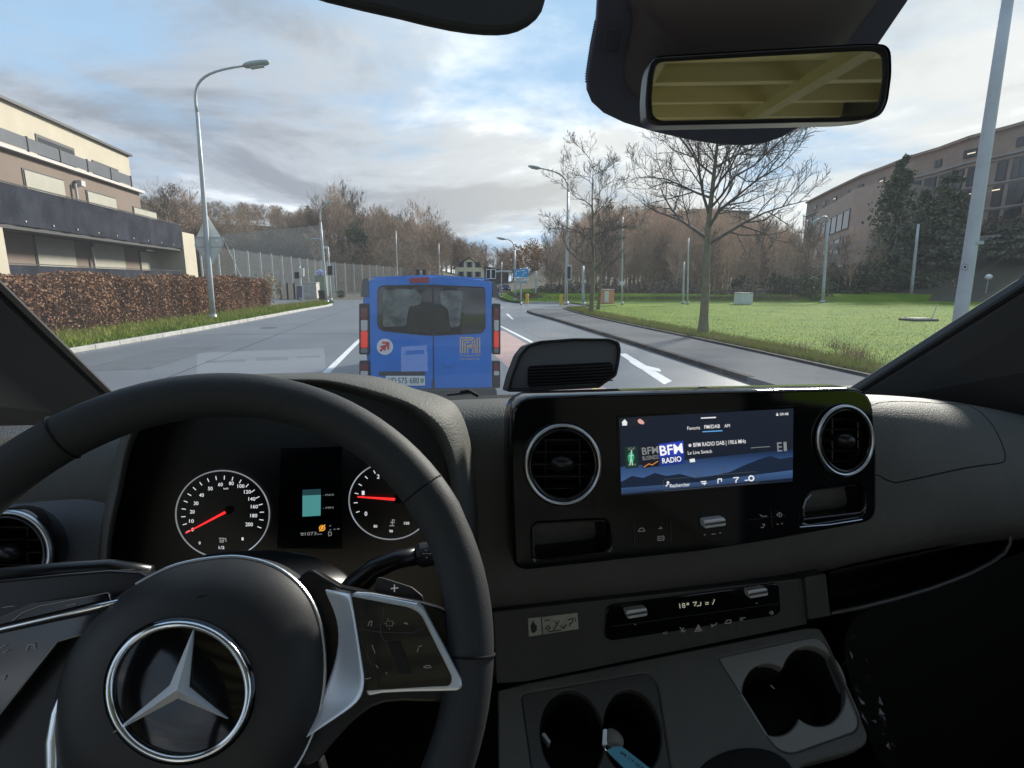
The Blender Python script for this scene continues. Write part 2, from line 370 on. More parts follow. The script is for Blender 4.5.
# bank beyond the junction
bank = [(9.6, 50), (10.4, 46.9), (20, 47.4), (45, 49.5), (110, 60.5), (190, 70), (170, 100), (60, 100), (38, 100), (19.5, 87.0), (11.4, 70)]
c0 = np.mean(np.array(bank), 0); V = [(x, y, .10) for x, y in bank]+[(x+(c0[0]-x)*.06, y+(c0[1]-y)*.06, .75 if y < 60 else .95) for x, y in bank]+[(c0[0], c0[1], 1.3)]
k = len(bank); F = [(i, (i+1) % k, k+(i+1) % k, k+i) for i in range(k)]+[(k+i, k+(i+1) % k, 2*k) for i in range(k)]
struct(mesh('grass_bank', V, F, M_grass))
sheet('lawn', [(14.6, 38.95), (40, 41.6), (60, 46.2), (110, 60.2), (112, 66), (60, 56), (14.6, 52)], .118, M_grass, .2)
strip('junction_kerb', [(9.9, 46.3), (20, 46.8), (40, 48.3)], .5, .14, .2, M_kerb)
# painted markings
def line(name, pts, w, m=M_paint, z=.004):
    o = strip(name, pts, w, z, 0, m); return o
line('centre_line', [(-1.85, -10), (-1.85, 10), (-1.72, 17), (-1.1, 30), (-.6, 41)], -.15)
line('lane_line', [(3.75, 14.6), (3.8, 22.5)], -.14)
line('lane_line', [(3.95, 27), (4.2, 38)], -.14)
line('stop_line', [(-1.0, 41.0), (6.9, 38.8)], .45)
line('edge_line', [(5.15, 26.5), (5.7, 31.2)], -.14)
sheet('red_cycle_lane', [(2.1, 6), (3.45, 6), (3.62, 20.2), (2.2, 20.2)], .004, M_pink)
line('yellow_line', [(3.15, 5), (3.25, 13.2)], -.12, M_yellow, .008)
M_tar = mat('tar_seam', (.045, .047, .05), .6, var=.2, vscale=3)
line('tar_seam', [(1.15, 5), (1.2, 14), (1.05, 24), (1.3, 38)], .05, M_tar); line('tar_seam', [(-4.7, 9), (-4.6, 20), (-4.2, 33), (-3.9, 41)], .04, M_tar); line('tar_seam', [(-8, 19.6), (-4.9, 19.9), (-1.9, 19.7)], .05, M_tar)
M_patch = mat('asphalt_patch', (.085, .09, .10), .6, var=.15, vscale=2, bump=.35, bscale=70)
sheet('asphalt_patch', [(-6.9, 12.2), (-5.5, 12.3), (-5.4, 16.4), (-6.8, 16.2)], .004, M_patch); sheet('asphalt_patch', [(4.4, 17.4), (5.6, 17.5), (5.5, 20.8), (4.5, 20.6)], .004, M_patch)
mb_ = MB(); mb_.tube([(-5.6, 22.5, -.05), (-5.6, 22.5, .006)], .33, 24); struct(mb_.build('manhole_cover', mat('cast_iron', (.07, .068, .065), .6, .4, var=.3, vscale=9)))
# turn arrow on the right lane
def poly_px(pts, z): return [G(x, y, z) for x, y in pts]
sheet('turn_arrow', poly_px([(619, 354), (626, 353.5), (672, 381), (664, 384.5)], .004), .004, M_paint)
sheet('turn_arrow', poly_px([(628, 361.5), (660, 369), (661, 372), (640, 369)], .004), .008, M_paint)

# ------------------------------------------------------------------ tree growing
def grow(h, r0, seed, nlimb=9, kids=(6, 5, 4), trunk_h=.35, limb_len=.45, up=.5, wob=.18, leader=True, droop=0.0, rmin=.004, conic=.85, thick=.5):
    rg = random.Random(seed); segs = []
    def rnd(): return Vector((rg.gauss(0, 1), rg.gauss(0, 1), rg.gauss(0, 1)))
    def branch(p, d, ln, r, lvl):
        ns = 5 if lvl == 0 else 4 if lvl < 3 else 3; st = ln/ns; q = p.copy(); dd = d.normalized()
        kk = kids[lvl] if lvl < len(kids) else 0; pts = []
        for i in range(ns):
            dd = (dd+rnd()*wob+Vector((0, 0, (up if lvl else up*.5)*.22-droop*.1))).normalized()
            e = q+dd*st; ra = r*(1-.8*i/ns); rb = r*(1-.8*(i+1)/ns)
            segs.append((q.copy(), e.copy(), max(ra, rmin), max(rb, rmin*.7), lvl)); pts.append((q.copy(), e.copy(), ra, dd.copy())); q = e
        for c in range(kk):
            t = (c+rg.random())/kk*.85+.15; i = min(ns-1, int(t*ns)); a, b, ra, dv = pts[i]; pos = a.lerp(b, t*ns-i)
            ax = dv.cross(rnd()).normalized(); ang = rg.uniform(.45, .95)
            nd = (dv*cos(ang)+ax*sin(ang)); nd.z += up*.25
            branch(pos, nd, ln*rg.uniform(.42, .68)*(1.05-.45*t), ra*.66, lvl+1)
    # trunk
    ns = 12; q = Vector((0, 0, -.1)); dd = Vector((0, 0, 1)); tr = []
    top = h*.96 if leader else h*(trunk_h+.1)
    for i in range(ns):
        dd = (dd+Vector((rg.gauss(0, .035), rg.gauss(0, .035), .25))).normalized(); e = q+dd*(top/ns)
        ra = r0*(1-.93*(i/ns)**.9) if leader else r0*(1-.4*i/ns); rb = r0*(1-.93*((i+1)/ns)**.9) if leader else r0*(1-.4*(i+1)/ns)
        if i == 0: ra *= 1.35
        segs.append((q.copy(), e.copy(), ra, rb, -1)); tr.append((q.copy(), e.copy(), ra)); q = e
    for c in range(nlimb):
        t = trunk_h+(1-trunk_h)*((c+rg.random()*.7)/nlimb)*(.95 if leader else 1); 
        if not leader: t = rg.uniform(trunk_h, trunk_h+.1)
        zz = t*h; i = min(ns-1, int(zz/top*ns)); a, b, ra = tr[i]; pos = a.lerp(b, min(1, max(0, zz/top*ns-i)))
        az = c*2.4+rg.uniform(-.4, .4); el = rg.uniform(.15, .6)+up*.7*(t if leader else 1)
        d = Vector((cos(az)*cos(el), sin(az)*cos(el), sin(el)))
        branch(pos, d, h*limb_len*((1.25-conic*.2)-t*conic if leader else 1), max(ra*thick, .02), 0)
    return segs
def seg_mesh(segs, nfn):
    V = []; F = []; base = 0
    byn = {}
    for s in segs: byn.setdefault(nfn(s), []).append(s)
    for n, ss in byn.items():
        A = np.array([s[0][:] for s in ss]); B = np.array([s[1][:] for s in ss]); ra = np.array([s[2] for s in ss]); rb = np.array([s[3] for s in ss])
        t = B-A; t /= np.linalg.norm(t, axis=1)[:, None]+1e-9; ref = np.where(np.abs(t[:, 2:3]) < .9, [[0, 0, 1.]], [[1., 0, 0]])
        u = np.cross(t, ref); u /= np.linalg.norm(u, axis=1)[:, None]; w = np.cross(t, u); m = len(ss)
        ang = np.arange(n)*2*pi/n; ring = np.cos(ang)[None, :, None]*u[:, None]+np.sin(ang)[None, :, None]*w[:, None]
        P = np.concatenate([A[:, None]+ring*ra[:, None, None], B[:, None]+ring*rb[:, None, None]], 1).reshape(-1, 3)
        i = np.arange(m)[:, None]*2*n; k = np.arange(n)[None, :]; k2 = (k+1) % n
        q = np.stack([i+k, i+k2, i+n+k2, i+n+k], -1).reshape(-1, 4)+base
        V.append(P); F.append(q); base += len(P)
    return np.concatenate(V), np.concatenate(F)
def tree(name, label, cat, loc, segs, mtrunk, mtwig, group=None):
    t = thing(name, label, cat, loc, group); L0 = np.array(loc, float)
    V, F_ = seg_mesh([s for s in segs if s[4] == -1], lambda s: 10); bigmesh('trunk', V+L0, F_, mtrunk, t).data.shade_smooth()
    V, F_ = seg_mesh([s for s in segs if s[4] >= 0], lambda s: 6 if s[4] == 0 else 4 if s[4] == 1 else 3); bigmesh('crown', V+L0, F_, mtwig, t)
    return t
def at(px, py, z=.1): p = atZ(px, py, z); return (float(p[0]), float(p[1]), z)
tree('bare_tree', 'large spreading bare tree with mossy trunk on the lawn beside the footway', 'tree', at(703, 334, .12),
     grow(9.0, .175, 41, nlimb=22, kids=(8, 6, 6), trunk_h=.34, limb_len=.43, up=.40, wob=.20, rmin=.007, conic=.5, thick=.55), M_barkg, M_bark)
tree('bare_tree', 'slender bare tree with tall narrow crown at the bend of the footway', 'tree', at(591, 313, .12),
     grow(8.8, .15, 6, nlimb=15, kids=(7, 5, 5), trunk_h=.28, limb_len=.36, up=.5, wob=.24, rmin=.008, thick=.5, conic=.5), M_barkg, M_bark)
tree('bare_tree', 'thin bare tree close behind the slender one at the footway bend', 'tree', at(598, 309.5, .12),
     grow(7.4, .12, 23, nlimb=14, kids=(7, 5, 5), trunk_h=.3, limb_len=.32, up=.5, wob=.16, rmin=.009), M_barkg, M_bark)

# ---- wood variants
VAR = []
for s in range(6):
    sg = grow(12, .17, 100+s, nlimb=11, kids=(6, 5, 3), trunk_h=.20+.1*(s % 2), limb_len=.27, up=.75, wob=.19, rmin=.022, conic=.35)
    V, F_ = seg_mesh(sg, lambda q: 3); V = V*np.array([1, 1, 12/V[:, 2].max()]); r = np.random.default_rng(s); nn_ = 900      # fine twigs round the outside of the crown
    d = r.normal(size=(nn_, 3)); d /= np.linalg.norm(d, axis=1)[:, None]; c = d*(r.uniform(.25, 1, nn_)**.5)[:, None]*np.array([2.9, 2.9, 4.3])*(1+.2*np.sin(d[:, :1]*6+s))+np.array([0, 0, 7.6])
    tdir = d+r.normal(size=(nn_, 3))*.6+np.array([0, 0, .7]); tdir /= np.linalg.norm(tdir, axis=1)[:, None]; sd_ = np.cross(tdir, r.normal(size=(nn_, 3))); sd_ /= np.linalg.norm(sd_, axis=1)[:, None]; ln_ = r.uniform(.4, 1.1, nn_)[:, None]
    Q = np.stack([c-sd_*.018, c+sd_*.018, c+tdir*ln_+sd_*.006, c+tdir*ln_-sd_*.006], 1).reshape(-1, 3); VAR.append((np.concatenate([V, Q]), np.concatenate([F_, np.arange(4*nn_).reshape(-1, 4)+len(V)])))
def merged(items):
    Vs = []; Fs = []; b = 0
    for k, (x, y, z, s, rot, sx) in items:
        V, F_ = VAR[k]; c, sn = cos(rot), sin(rot); X = V.copy(); X[:, :2] *= s*sx; X[:, 2] *= s
        X = np.stack([X[:, 0]*c-X[:, 1]*sn+x, X[:, 0]*sn+X[:, 1]*c+y, X[:, 2]+z], 1); Vs.append(X); Fs.append(F_+b); b += len(V)
    return np.concatenate(Vs), np.concatenate(Fs)
def pxd(px, depth):
    """world x,y on the horizon line of pixel column px at a camera depth"""
    d = _F+_R*(px-512)/FPX+_U*((384-(281+(px-409)*.0087))/FPX); p = CAM+d*depth; return float(p[0]), float(p[1])
def topz(px, py, depth): d = _F+_R*(px-512)/FPX+_U*(384-py)/FPX; return float(CAM[2]+d[2]*depth)
rg = random.Random(3); items = []; 
def sil(px, pts): return float(np.interp(px, [p[0] for p in pts], [p[1] for p in pts]))
SL = [(-260, 200), (150, 202), (185, 204), (205, 214), (300, 212), (335, 198), (365, 208), (400, 216), (440, 226), (470, 246), (520, 250), (545, 244)]
for i in range(300):
    px = rg.uniform(150, 470) if i < 270 else rg.uniform(-250, 150); dep = rg.uniform(92, 175)
    if 446 < px < 494 and dep < 175: dep = 180
    x, y = pxd(px, dep); z = hillz(x, y)-.3; tz = topz(px, sil(px, SL)+rg.uniform(-3, 14), dep); h = min(17, max(6, tz-z)) 
    items.append((rg.randrange(6), (x, y, z, h/12, rg.uniform(0, 6.28), rg.uniform(.8, 1.15))))
for i in range(60):
    px = rg.uniform(440, 600); dep = rg.uniform(150, 230); x, y = pxd(px, dep); z = hillz(x, y)-.3
    dep = dep if not 446 < px < 494 else max(dep, 180)
    tz = topz(px, sil(px, SL)+rg.uniform(-4, 8), dep); items.append((rg.randrange(6), (x, y, z, max(5, tz-z)/12, rg.uniform(0, 6.28), 1.1)))
for i in range(90):
    px = rg.uniform(190, 430); dep = rg.uniform(83, 96); x, y = pxd(px, dep); z = hillz(x, y)-.2; tz = topz(px, rg.uniform(226, 256)+(12 if px > 330 else 0), dep)
    items.append((rg.randrange(6), (x, y, z, max(3, tz-z)/12, rg.uniform(0, 6.28), 1.25)))
V, F = merged(items); w = bigmesh('hillside_wood', V, F, M_wood); setp(w, 'mass of bare brown trees covering the hill beyond the road junction', 'wood', kind='stuff')
items = []; SR = [(540, 250), (556, 236), (575, 214), (600, 205), (640, 203), (690, 206), (740, 214), (790, 232), (830, 246), (900, 250)]
for i in range(175):
    px = rg.uniform(548, 800); dep = rg.uniform(62, 110); x, y = pxd(px, dep); z = max(hillz(x, y), 0)-.2
    tz = topz(px, sil(px, SR)+rg.uniform(-2, 22), dep); items.append((rg.randrange(6), (x, y, z, max(4, tz-z)/12, rg.uniform(0, 6.28), rg.uniform(.8, 1.1))))
V, F = merged(items); w = bigmesh('roadside_wood', V, F, M_twigr); setp(w, 'dense bare reddish brown wood behind the lawn on the right', 'wood', kind='stuff')
# trees one can tell apart in front of those woods: copies of one mesh
vm = []
for k in range(6):
    me = bpy.data.meshes.new('bare_tree'); V, F_ = VAR[k]; me.from_pydata(V.tolist(), [], F_.tolist()); me.materials.append([M_twig, M_twigr, M_wood][k % 3]); vm.append(me)
def put(k, px, dep, ytop, label, group, wid=.8):
    x, y = pxd(px, dep); z = max(hillz(x, y), 0)-.1; h = topz(px, ytop, dep)-z; o = bpy.data.objects.new('bare_tree', vm[k]); COL.objects.link(o)
    o.location = (x, y, z); o.scale = (h/12*wid, h/12*wid, h/12); o.rotation_euler = (0, 0, rg.uniform(0, 6)); setp(o, label, 'tree', group)
for i, (px, yt) in enumerate([(176, 184), (190, 187), (168, 190)]): put(i, px, 88+4*i, yt, 'bare tree rising above the roof edge of the apartment block, one of a clump', 'bare trees beside the apartment block', 1.2)
for i, (px, yt) in enumerate([(322, 196), (336, 186), (346, 182), (357, 192), (372, 204), (388, 206), (404, 209), (418, 202), (434, 207), (442, 222)]):
    put(i % 6, px, 95+(i*13) % 30, yt, 'tall bare tree standing out on the skyline above the blue van', 'skyline trees above the van')
for i in range(16): put(i % 6, 556+i*17+rg.uniform(-4, 4), 56+rg.uniform(0, 6), 214+rg.uniform(0, 26), 'bare tree with several stems at the edge of the wood behind the lawn', 'trees along the edge of the wood', .7)

for i in range(6): put(i, 800+i*13+rg.uniform(-3, 3), 60+rg.uniform(0, 6), 222+rg.uniform(0, 20), 'bare tree in front of the left end of the office building', 'bare trees before the office building', .7)
# ---- leafy crowns from many small faces
def leaf_cloud(n, ell, size, seed, shape='ell', surf=.35):
    r = np.random.default_rng(seed); d = r.normal(size=(n, 3)); d /= np.linalg.norm(d, axis=1)[:, None]
    lump = 1+.22*np.sin(d[:, 0]*5+seed)*np.cos(d[:, 1]*4+seed*2)+.16*np.sin(d[:, 2]*9+d[:, 0]*7)
    rad = r.uniform(surf, 1, n)**.5*lump; c = d*rad[:, None]*np.array(ell)
    if shape == 'box': c = r.uniform(-1, 1, (n, 3))*np.array(ell)
    if shape == 'cone':   # whorls of drooping boughs of uneven length
        nb = 90; bt = np.sort(r.uniform(0, 1, nb)); ba = r.uniform(0, 2*pi, nb); bl = np.minimum(1, 1.5*(1-bt)**.8+.10)*r.uniform(.45, 1.0, nb)*np.where(bt < .12, .6, 1)
        k = r.integers(0, nb, n); u_ = r.uniform(0, 1, n)**.7; sp = r.normal(size=(n, 3))*np.array([.10, .10, .035])*(.4+bl[k][:, None]); rr = bl[k]*u_
        c = np.stack([rr*np.cos(ba[k])*ell[0], rr*np.sin(ba[k])*ell[1], bt[k]*ell[2]*2-ell[2]-rr*rr*.18*ell[2]+.05*ell[2]], 1)+sp*np.array(ell)
    u = r.normal(size=(n, 3)); u /= np.linalg.norm(u, axis=1)[:, None]; v = np.cross(u, r.normal(size=(n, 3))); v /= np.linalg.norm(v, axis=1)[:, None]
    s = size*r.uniform(.5, 1.3, n)[:, None]; P = np.stack([c-u*s, c+v*s*.6, c+u*s, c-v*s*.6], 1).reshape(-1, 3)
    return P, np.arange(4*n).reshape(-1, 4)
def shrub(px, dep, h, w, m, label, seed, n=1500, group=None, name='shrub', cat='shrub', size=.16, z=None, d=None):
    x, y = pxd(px, dep); z = hillz(x, y) if z is None else z; P, F_ = leaf_cloud(n, (w/2, (d or w)/2, h/2), size, seed)
    t = thing(name, label, cat, (x, y, z), group); P = P+np.array([x, y, z+h*.45]); P[:, 2] = np.maximum(P[:, 2], z)
    bigmesh('crown', P, F_, m, t); mb = MB(); mb.tube([(x, y, z-.1), (x+.05, y, z+h*.5)], [.05, .03], 5); mb.build('stem', M_bark, t); return t
# ------------------------------------------------------------------ vegetation on both sides
# beech hedge
A = np.array([-12.0, 8.0]); B = np.array([-8.95, 36.6]); hd = (B-A)/np.linalg.norm(B-A); hn = np.array([-hd[1], hd[0]]); HL = np.linalg.norm(B-A)
t = thing('hedge', 'clipped beech hedge with brown winter leaves below the apartment block', 'hedge', (*((A+B)/2), .1))
r = np.random.default_rng(5); n = 95000; a = r.uniform(0, HL, n); face = r.uniform(0, 1, n)
b = np.where(face < .62, r.uniform(-.12, .12, n), r.uniform(0, 1.2, n)); c = np.where(face < .62, r.uniform(0, 1.75, n), 1.75+r.uniform(-.12, .12, n))
b += .09*np.sin(a*1.9)+.06*np.sin(a*.7+c*3)+.04*np.sin(a*5.1); c += (.08*np.sin(a*1.1)+.05*np.sin(a*3.7)+.03*np.sin(a*9.1))*(c/1.75)
P = np.stack([A[0]+hd[0]*a+hn[0]*b, A[1]+hd[1]*a+hn[1]*b, c+.12], 1)
u = r.normal(size=(n, 3)); u /= np.linalg.norm(u, axis=1)[:, None]; v = np.cross(u, r.normal(size=(n, 3))); v /= np.linalg.norm(v, axis=1)[:, None]; s = .042*r.uniform(.5, 1.5, n)[:, None]
bigmesh('leaves', np.stack([P-u*s, P+v*s*.7, P+u*s, P-v*s*.7], 1).reshape(-1, 3), np.arange(4*n).reshape(-1, 4), M_beech, t)
mb = MB(); mb.obox((A[0]+hn[0]*.15, A[1]+hn[1]*.15, 0), (*(hd*HL), 0), (*(hn*.9), 0), (0, 0, 1.72)); mb.build('inner_twigs', mat('hedge_core', (.05, .03, .02), .95, var=.4, vscale=8), t)
for i in (1, 4, 7):
    mb = MB()
    p = A+hd*(1.2+i*2.05)-hn*.12; mb.tube([(p[0], p[1], .1), (p[0]+random.uniform(-.03, .03), p[1], 1.1+random.uniform(-.2, .5))], .025, 5); mb.build('support_stake', M_galv2, t)
# grass blades
def blades(name, label, n, fn, h, m, seed, w=.012):
    r = np.random.default_rng(seed); P = fn(r, n); n = len(P); a = r.uniform(0, 2*pi, n); hh = h*r.uniform(.4, 1.2, n); d = np.stack([np.cos(a), np.sin(a), 0*a], 1); le = r.normal(size=(n, 3))*.35; le[:, 2] = 1
    ww = (w*r.uniform(.6, 1.5, n))[:, None]; X = np.stack([P-d*ww, P+d*ww, P+le*hh[:, None]], 1).reshape(-1, 3)
    o = bigmesh(name, X, np.arange(3*n).reshape(-1, 3), m); setp(o, label, 'grass', kind='stuff'); return o
def verge_pts(r, n):
    y = r.uniform(9, 45, n)**1.0; xk = np.interp(y, [p[1] for p in LK[1:9]], [p[0] for p in LK[1:9]]); xh = np.interp(y, [8, 36.6, 46], [-11.9, -8.85, -7.4])
    x = xk-.18+(xh-xk+.3)*r.uniform(0, 1, n)**.9; return np.stack([x, y, 0*x+.1], 1)
blades('verge_grass', 'rough tufted grass between the left kerb and the brown hedge', 70000, verge_pts, .17, M_blade, 2, .014)
blades('verge_grass', 'straw coloured grass stalks along the foot of the brown hedge', 9000, lambda r, n: verge_pts(r, n)-np.array([.25, 0, 0]), .34, M_blade_dry, 3, .01)
M_lawnb = mat('lawn_blades', (.09, .165, .008), .95, col2=(.15, .215, .014), vscale=.45, spec=.05)
def lawn_pts(r, n):
    y = 7+50*r.uniform(0, 1, n)**1.7; xk = np.interp(y, [p[1] for p in WK[:9]], [p[0] for p in WK[:9]]); xk = np.where(y > 38, 16+(y-38)*6, xk); x = xk+.15+34*r.uniform(0, 1, n)**1.6
    k = y < 40+x*.12; return np.stack([x, y, 0*x+.12], 1)[k]
blades('lawn_grass', 'green lawn grass to the right of the footway', 160000, lawn_pts, .035, M_lawnb, 4, .008)
def leaf_pts(n, seed):
    r = np.random.default_rng(seed); P = lawn_pts(r, n)*np.array([1, 1, 1])+np.array([0, 0, .03]); n = len(P); a = r.uniform(0, 2*pi, n); u = np.stack([np.cos(a), np.sin(a), r.uniform(-.4, .4, n)], 1); v = np.stack([-np.sin(a), np.cos(a), r.uniform(-.4, .4, n)], 1); s_ = r.uniform(.02, .05, n)[:, None]
    return np.stack([P-u*s_, P+v*s_*.7, P+u*s_, P-v*s_*.7], 1).reshape(-1, 3), np.arange(4*n).reshape(-1, 4)
_v, _f = leaf_pts(2600, 77); setp(bigmesh('fallen_leaves', _v, _f, mat('dead_leaf', (.20, .11, .05), .9, col2=(.34, .22, .10), vscale=3)), 'brown fallen leaves scattered over the lawn', 'leaves', kind='stuff')
def edge_pts(r, n):
    y = r.uniform(6, 36, n); xk = np.interp(y, [p[1] for p in WK[:9]], [p[0] for p in WK[:9]]); return np.stack([xk+.15+1.3*r.uniform(0, 1, n)**2, y, 0*y+.12], 1)
blades('lawn_edge_grass', 'longer yellowish grass along the kerb of the lawn', 26000, edge_pts, .16, M_blade_dry, 6, .011)
def dock_pts(r, n):
    c = np.array([[10.6, 10.6], [11.2, 11.4], [10.2, 12.3], [12.0, 12.8]])[r.integers(0, 4, n)]; q = c+r.normal(size=(n, 2))*.22; return np.stack([q[:, 0], q[:, 1], q[:, 0]*0+.12], 1)
blades('dry_weeds', 'reddish dry weeds growing on the lawn near the kerb', 420, dock_pts, .34, mat('dry_weed', (.24, .15, .08), .9), 8, .006)
def bank_pts(r, n):
    x = r.uniform(9.8, 40, n); y = 47.6+r.uniform(0, 1, n)*6; return np.stack([x, y, 0*x+.35+(y-47)*.05], 1)
blades('bank_grass', 'brown and green tufts on the bank beyond the junction', 16000, bank_pts, .3, mat('bank_tufts', (.07, .10, .03), .9, col2=(.18, .12, .07), vscale=.5), 9, .03)

# conifers on the embankment
def conifer(px, dep, ytop, w, label, seed, n=6500):
    x, y = pxd(px, dep); z = hillz(x, y)-.3; h = topz(px, ytop, dep)-z; t = thing('fir_tree', label, 'tree', (x, y, z), 'conifers in front of the office building')
    P, F_ = leaf_cloud(n, (w/2, w/2, h*.46), .26, seed, 'cone'); bigmesh('crown', P+np.array([x, y, z+h*.54]), F_, M_fir, t)
    mb = MB(); mb.tube([(x, y, z-.2), (x, y, z+h*.95)], [.28, .05], 8); mb.build('trunk', M_bark, t)
conifer(886, 72, 163, 6.8, 'tallest dark fir in front of the pale gable of the office building', 31)
conifer(936, 70, 178, 7.4, 'broad dark fir right of the tallest fir before the office building', 32)
conifer(912, 76, 196, 6.0, 'smaller fir between the two tall firs before the office building', 33, 3500)
conifer(1004, 68, 226, 8.5, 'low spreading fir at the far right foot of the office building', 34, 4000)
# shrubs along the foot of the embankment
r2 = random.Random(12)
for i in range(26):
    px = 742+i*11.5+r2.uniform(-4, 4); g = px > 775 and px < 860
    shrub(px, 64+r2.uniform(0, 8), r2.uniform(1.8, 3.6), r2.uniform(2.6, 4.6), M_shrub if (i % 3 or g) else M_shrubb, 'dense shrub on the embankment below the office building', 40+i, 1100, 'shrubs on the embankment', size=.2, z=.1+.8*(i % 3))
for i in range(22):
    px = 800+i*11+r2.uniform(-4, 4)
    shrub(px, 78+r2.uniform(0, 8), r2.uniform(2.2, 4.2), r2.uniform(3, 5), M_shrubb if i % 2 else M_shrub, 'tangled shrub higher up the embankment below the office building', 80+i, 1000, 'shrubs high on the embankment', size=.22)
for i in range(17):
    px = 552+i*12.5+r2.uniform(-4, 4)
    shrub(px, 55+r2.uniform(0, 4), r2.uniform(1.0, 2.2), r2.uniform(2.6, 4), M_shrubb, 'low brown bush at the foot of the wood behind the lawn', 120+i, 700, 'low bushes at the foot of the wood', size=.15, z=.1)
shrub(800, 58, 3.2, 6.5, M_shrub, 'big rounded dark green shrub at the edge of the lawn below the birches', 150, 3500, size=.17, z=.1)
x, y = pxd(552, 300)
shrub(531, 150, 12, 12, M_autumn, 'rust coloured autumn tree beyond the blue direction sign', 151, 2600, name='autumn_tree', cat='tree', size=.3, z=2)
shrub(543, 160, 9, 9, M_shrub, 'olive green tree right of the rust coloured autumn tree', 152, 2000, name='leafy_tree', cat='tree', size=.3, z=2)
shrub(371, 90, 7.5, 4.5, M_autumn, 'yellowish leafy tree in the wood just left of the blue van', 153, 900, name='autumn_tree', cat='tree', size=.16)
for i, px in enumerate((356, 362)): shrub(px, 96, 11, 4, M_fir, ['dark evergreen beside the yellowish tree left of the van', 'second dark evergreen nearest the yellowish tree'][i], 154+i, 1800, name='evergreen_tree', cat='tree', size=.25)
# birches
for i, (px, yt) in enumerate([(768, 238), (778, 232), (786, 244), (797, 236), (757, 246)]):
    sg = grow(9, .13, 300+i, nlimb=10, kids=(4, 3), trunk_h=.25, limb_len=.24, up=1.2, wob=.15, rmin=.018)
    x, y = pxd(px, 66); z = .6; s = (topz(px, yt-22, 66)-z)/9; t = thing('birch_tree', 'bare white stemmed birch above the big dark shrub', 'tree', (x, y, z), 'white stemmed birches')
    L0 = np.array([x, y, z]); V, F_ = seg_mesh([q for q in sg if q[4] < 1], lambda q: 5); bigmesh('trunk', V*s+L0, F_, M_birch, t)
    V, F_ = seg_mesh([q for q in sg if q[4] >= 1], lambda q: 3); bigmesh('crown', V*s+L0, F_, M_bark, t)

# ------------------------------------------------------------------ poles, signs
def pole(name, label, cat, base, top, r0, r1, m, group=None):
    t = thing(name, label, cat, base, group); mb = MB(); mb.tube([tuple(np.array(base)+(np.array(top)-np.array(base))*k/4) for k in range(5)], [r0+(r1-r0)*k/4 for k in range(5)], 12)
    mb.build('pole', m, t, smooth=True); mb = MB(); mb.tube([base, (base[0], base[1], base[2]+.25)], [r0*1.5, r0*1.35], 12); mb.build('base_collar', m, t, smooth=True); return t
def topof(px, py, base):
    """height of a mast over its base so that it reaches the pixel row"""
    Y = base[1]; p = atY(px, py, Y); return (float(p[0]), float(Y), float(p[2]))
M_lampglass = mat('lamp_glass', (.5, .5, .48), .3)
def arm_lamp(t, p0, ctrl, p3, r, headlen, m):
    P = [np.array(q, float) for q in (p0, *ctrl, p3)]; pts = []
    for k in range(13):
        u = k/12; pts.append((1-u)**3*P[0]+3*u*(1-u)**2*P[1]+3*u*u*(1-u)*P[2]+u**3*P[3])
    mb = MB(); mb.tube(pts, [r*(1-.35*k/12) for k in range(13)], 10); mb.build('arm', m, t, smooth=True)
    d = pts[-1]-pts[-2]; d /= np.linalg.norm(d); e = pts[-1]; mb = MB()
    prof = [(0, .35), (.1, .8), (.3, 1), (.65, 1), (.9, .75), (1, .35)]; side = np.cross(d, [0, 0, 1.]); side /= np.linalg.norm(side); up = np.cross(side, d); V = []; n = 12
    for a, s in prof: V += [e+d*headlen*a+side*cos(2*pi*k/n)*headlen*.2*s+up*sin(2*pi*k/n)*headlen*.11*s for k in range(n)]
    F_ = [(i*n+k, i*n+(k+1) % n, (i+1)*n+(k+1) % n, (i+1)*n+k) for i in range(len(prof)-1) for k in range(n)]+[tuple(range(n)), tuple(range((len(prof)-1)*n, len(prof)*n))]
    h = mesh('lamp_head', V, F_, M_galv2, t, smooth=True)
    mb = MB(); c = e+d*headlen*.5-up*headlen*.10; mb.obox(c-d*headlen*.25-side*headlen*.12, d*headlen*.5, side*headlen*.24, -up*.03); mb.build('lamp_glass', M_lampglass, h)
# near left lamp with sign
b = at(213, 320); e = topof(197, 112, b)
t = pole('street_lamp', 'tall grey street lamp rising through the back of a road sign on the left verge', 'street lamp', b, e, .13, .07, M_galv)
arm_lamp(t, e, [topof(191.5, 82, b), topof(198, 72, b)], topof(243, 66, b), .062, 1.1, M_galv)
pl = planeN((b[0], b[1]+.14, 0), (.25, -1, 0))
sg = thing('road_sign', 'grey back of a pointed triangle sign mounted on the left street lamp', 'road sign', tuple(onp(208, 240, pl)))
M_sb = mat('sign_back', (.62, .58, .52), .6, 0, var=.08, vscale=4); M_sb2 = mat('sign_back_pale', (.84, .79, .72), .6, 0, var=.06, vscale=4)
plate('upper_panel', round_px([(207, 214.5), (222.5, 240), (221, 243), (196, 243), (195, 240)], 1), pl, .03, M_sb2, sg)
plate('lower_panel', round_px([(195.5, 237.5), (222.5, 237.5), (222, 246), (212, 264), (209, 264), (196, 246)], 1), shift(pl, .04), .03, M_sb, sg)
strokes_mb = MB(); strokes(strokes_mb, shift(pl, .045), [[(195.5, 237.5), (222.5, 237.5), (223, 246), (211, 265), (208.5, 265), (195.3, 246), (195.5, 237.5)], [(196, 247), (222.5, 247)]], 1.3)
strokes_mb.build('frame_ribs', M_galv, sg, solid=.02)
plate('round_label', ell_px(216.8, 240.8, 1.6, 1.4, 12), shift(pl, .06), .01, mat('white_label', (.7, .7, .7), .5), sg)
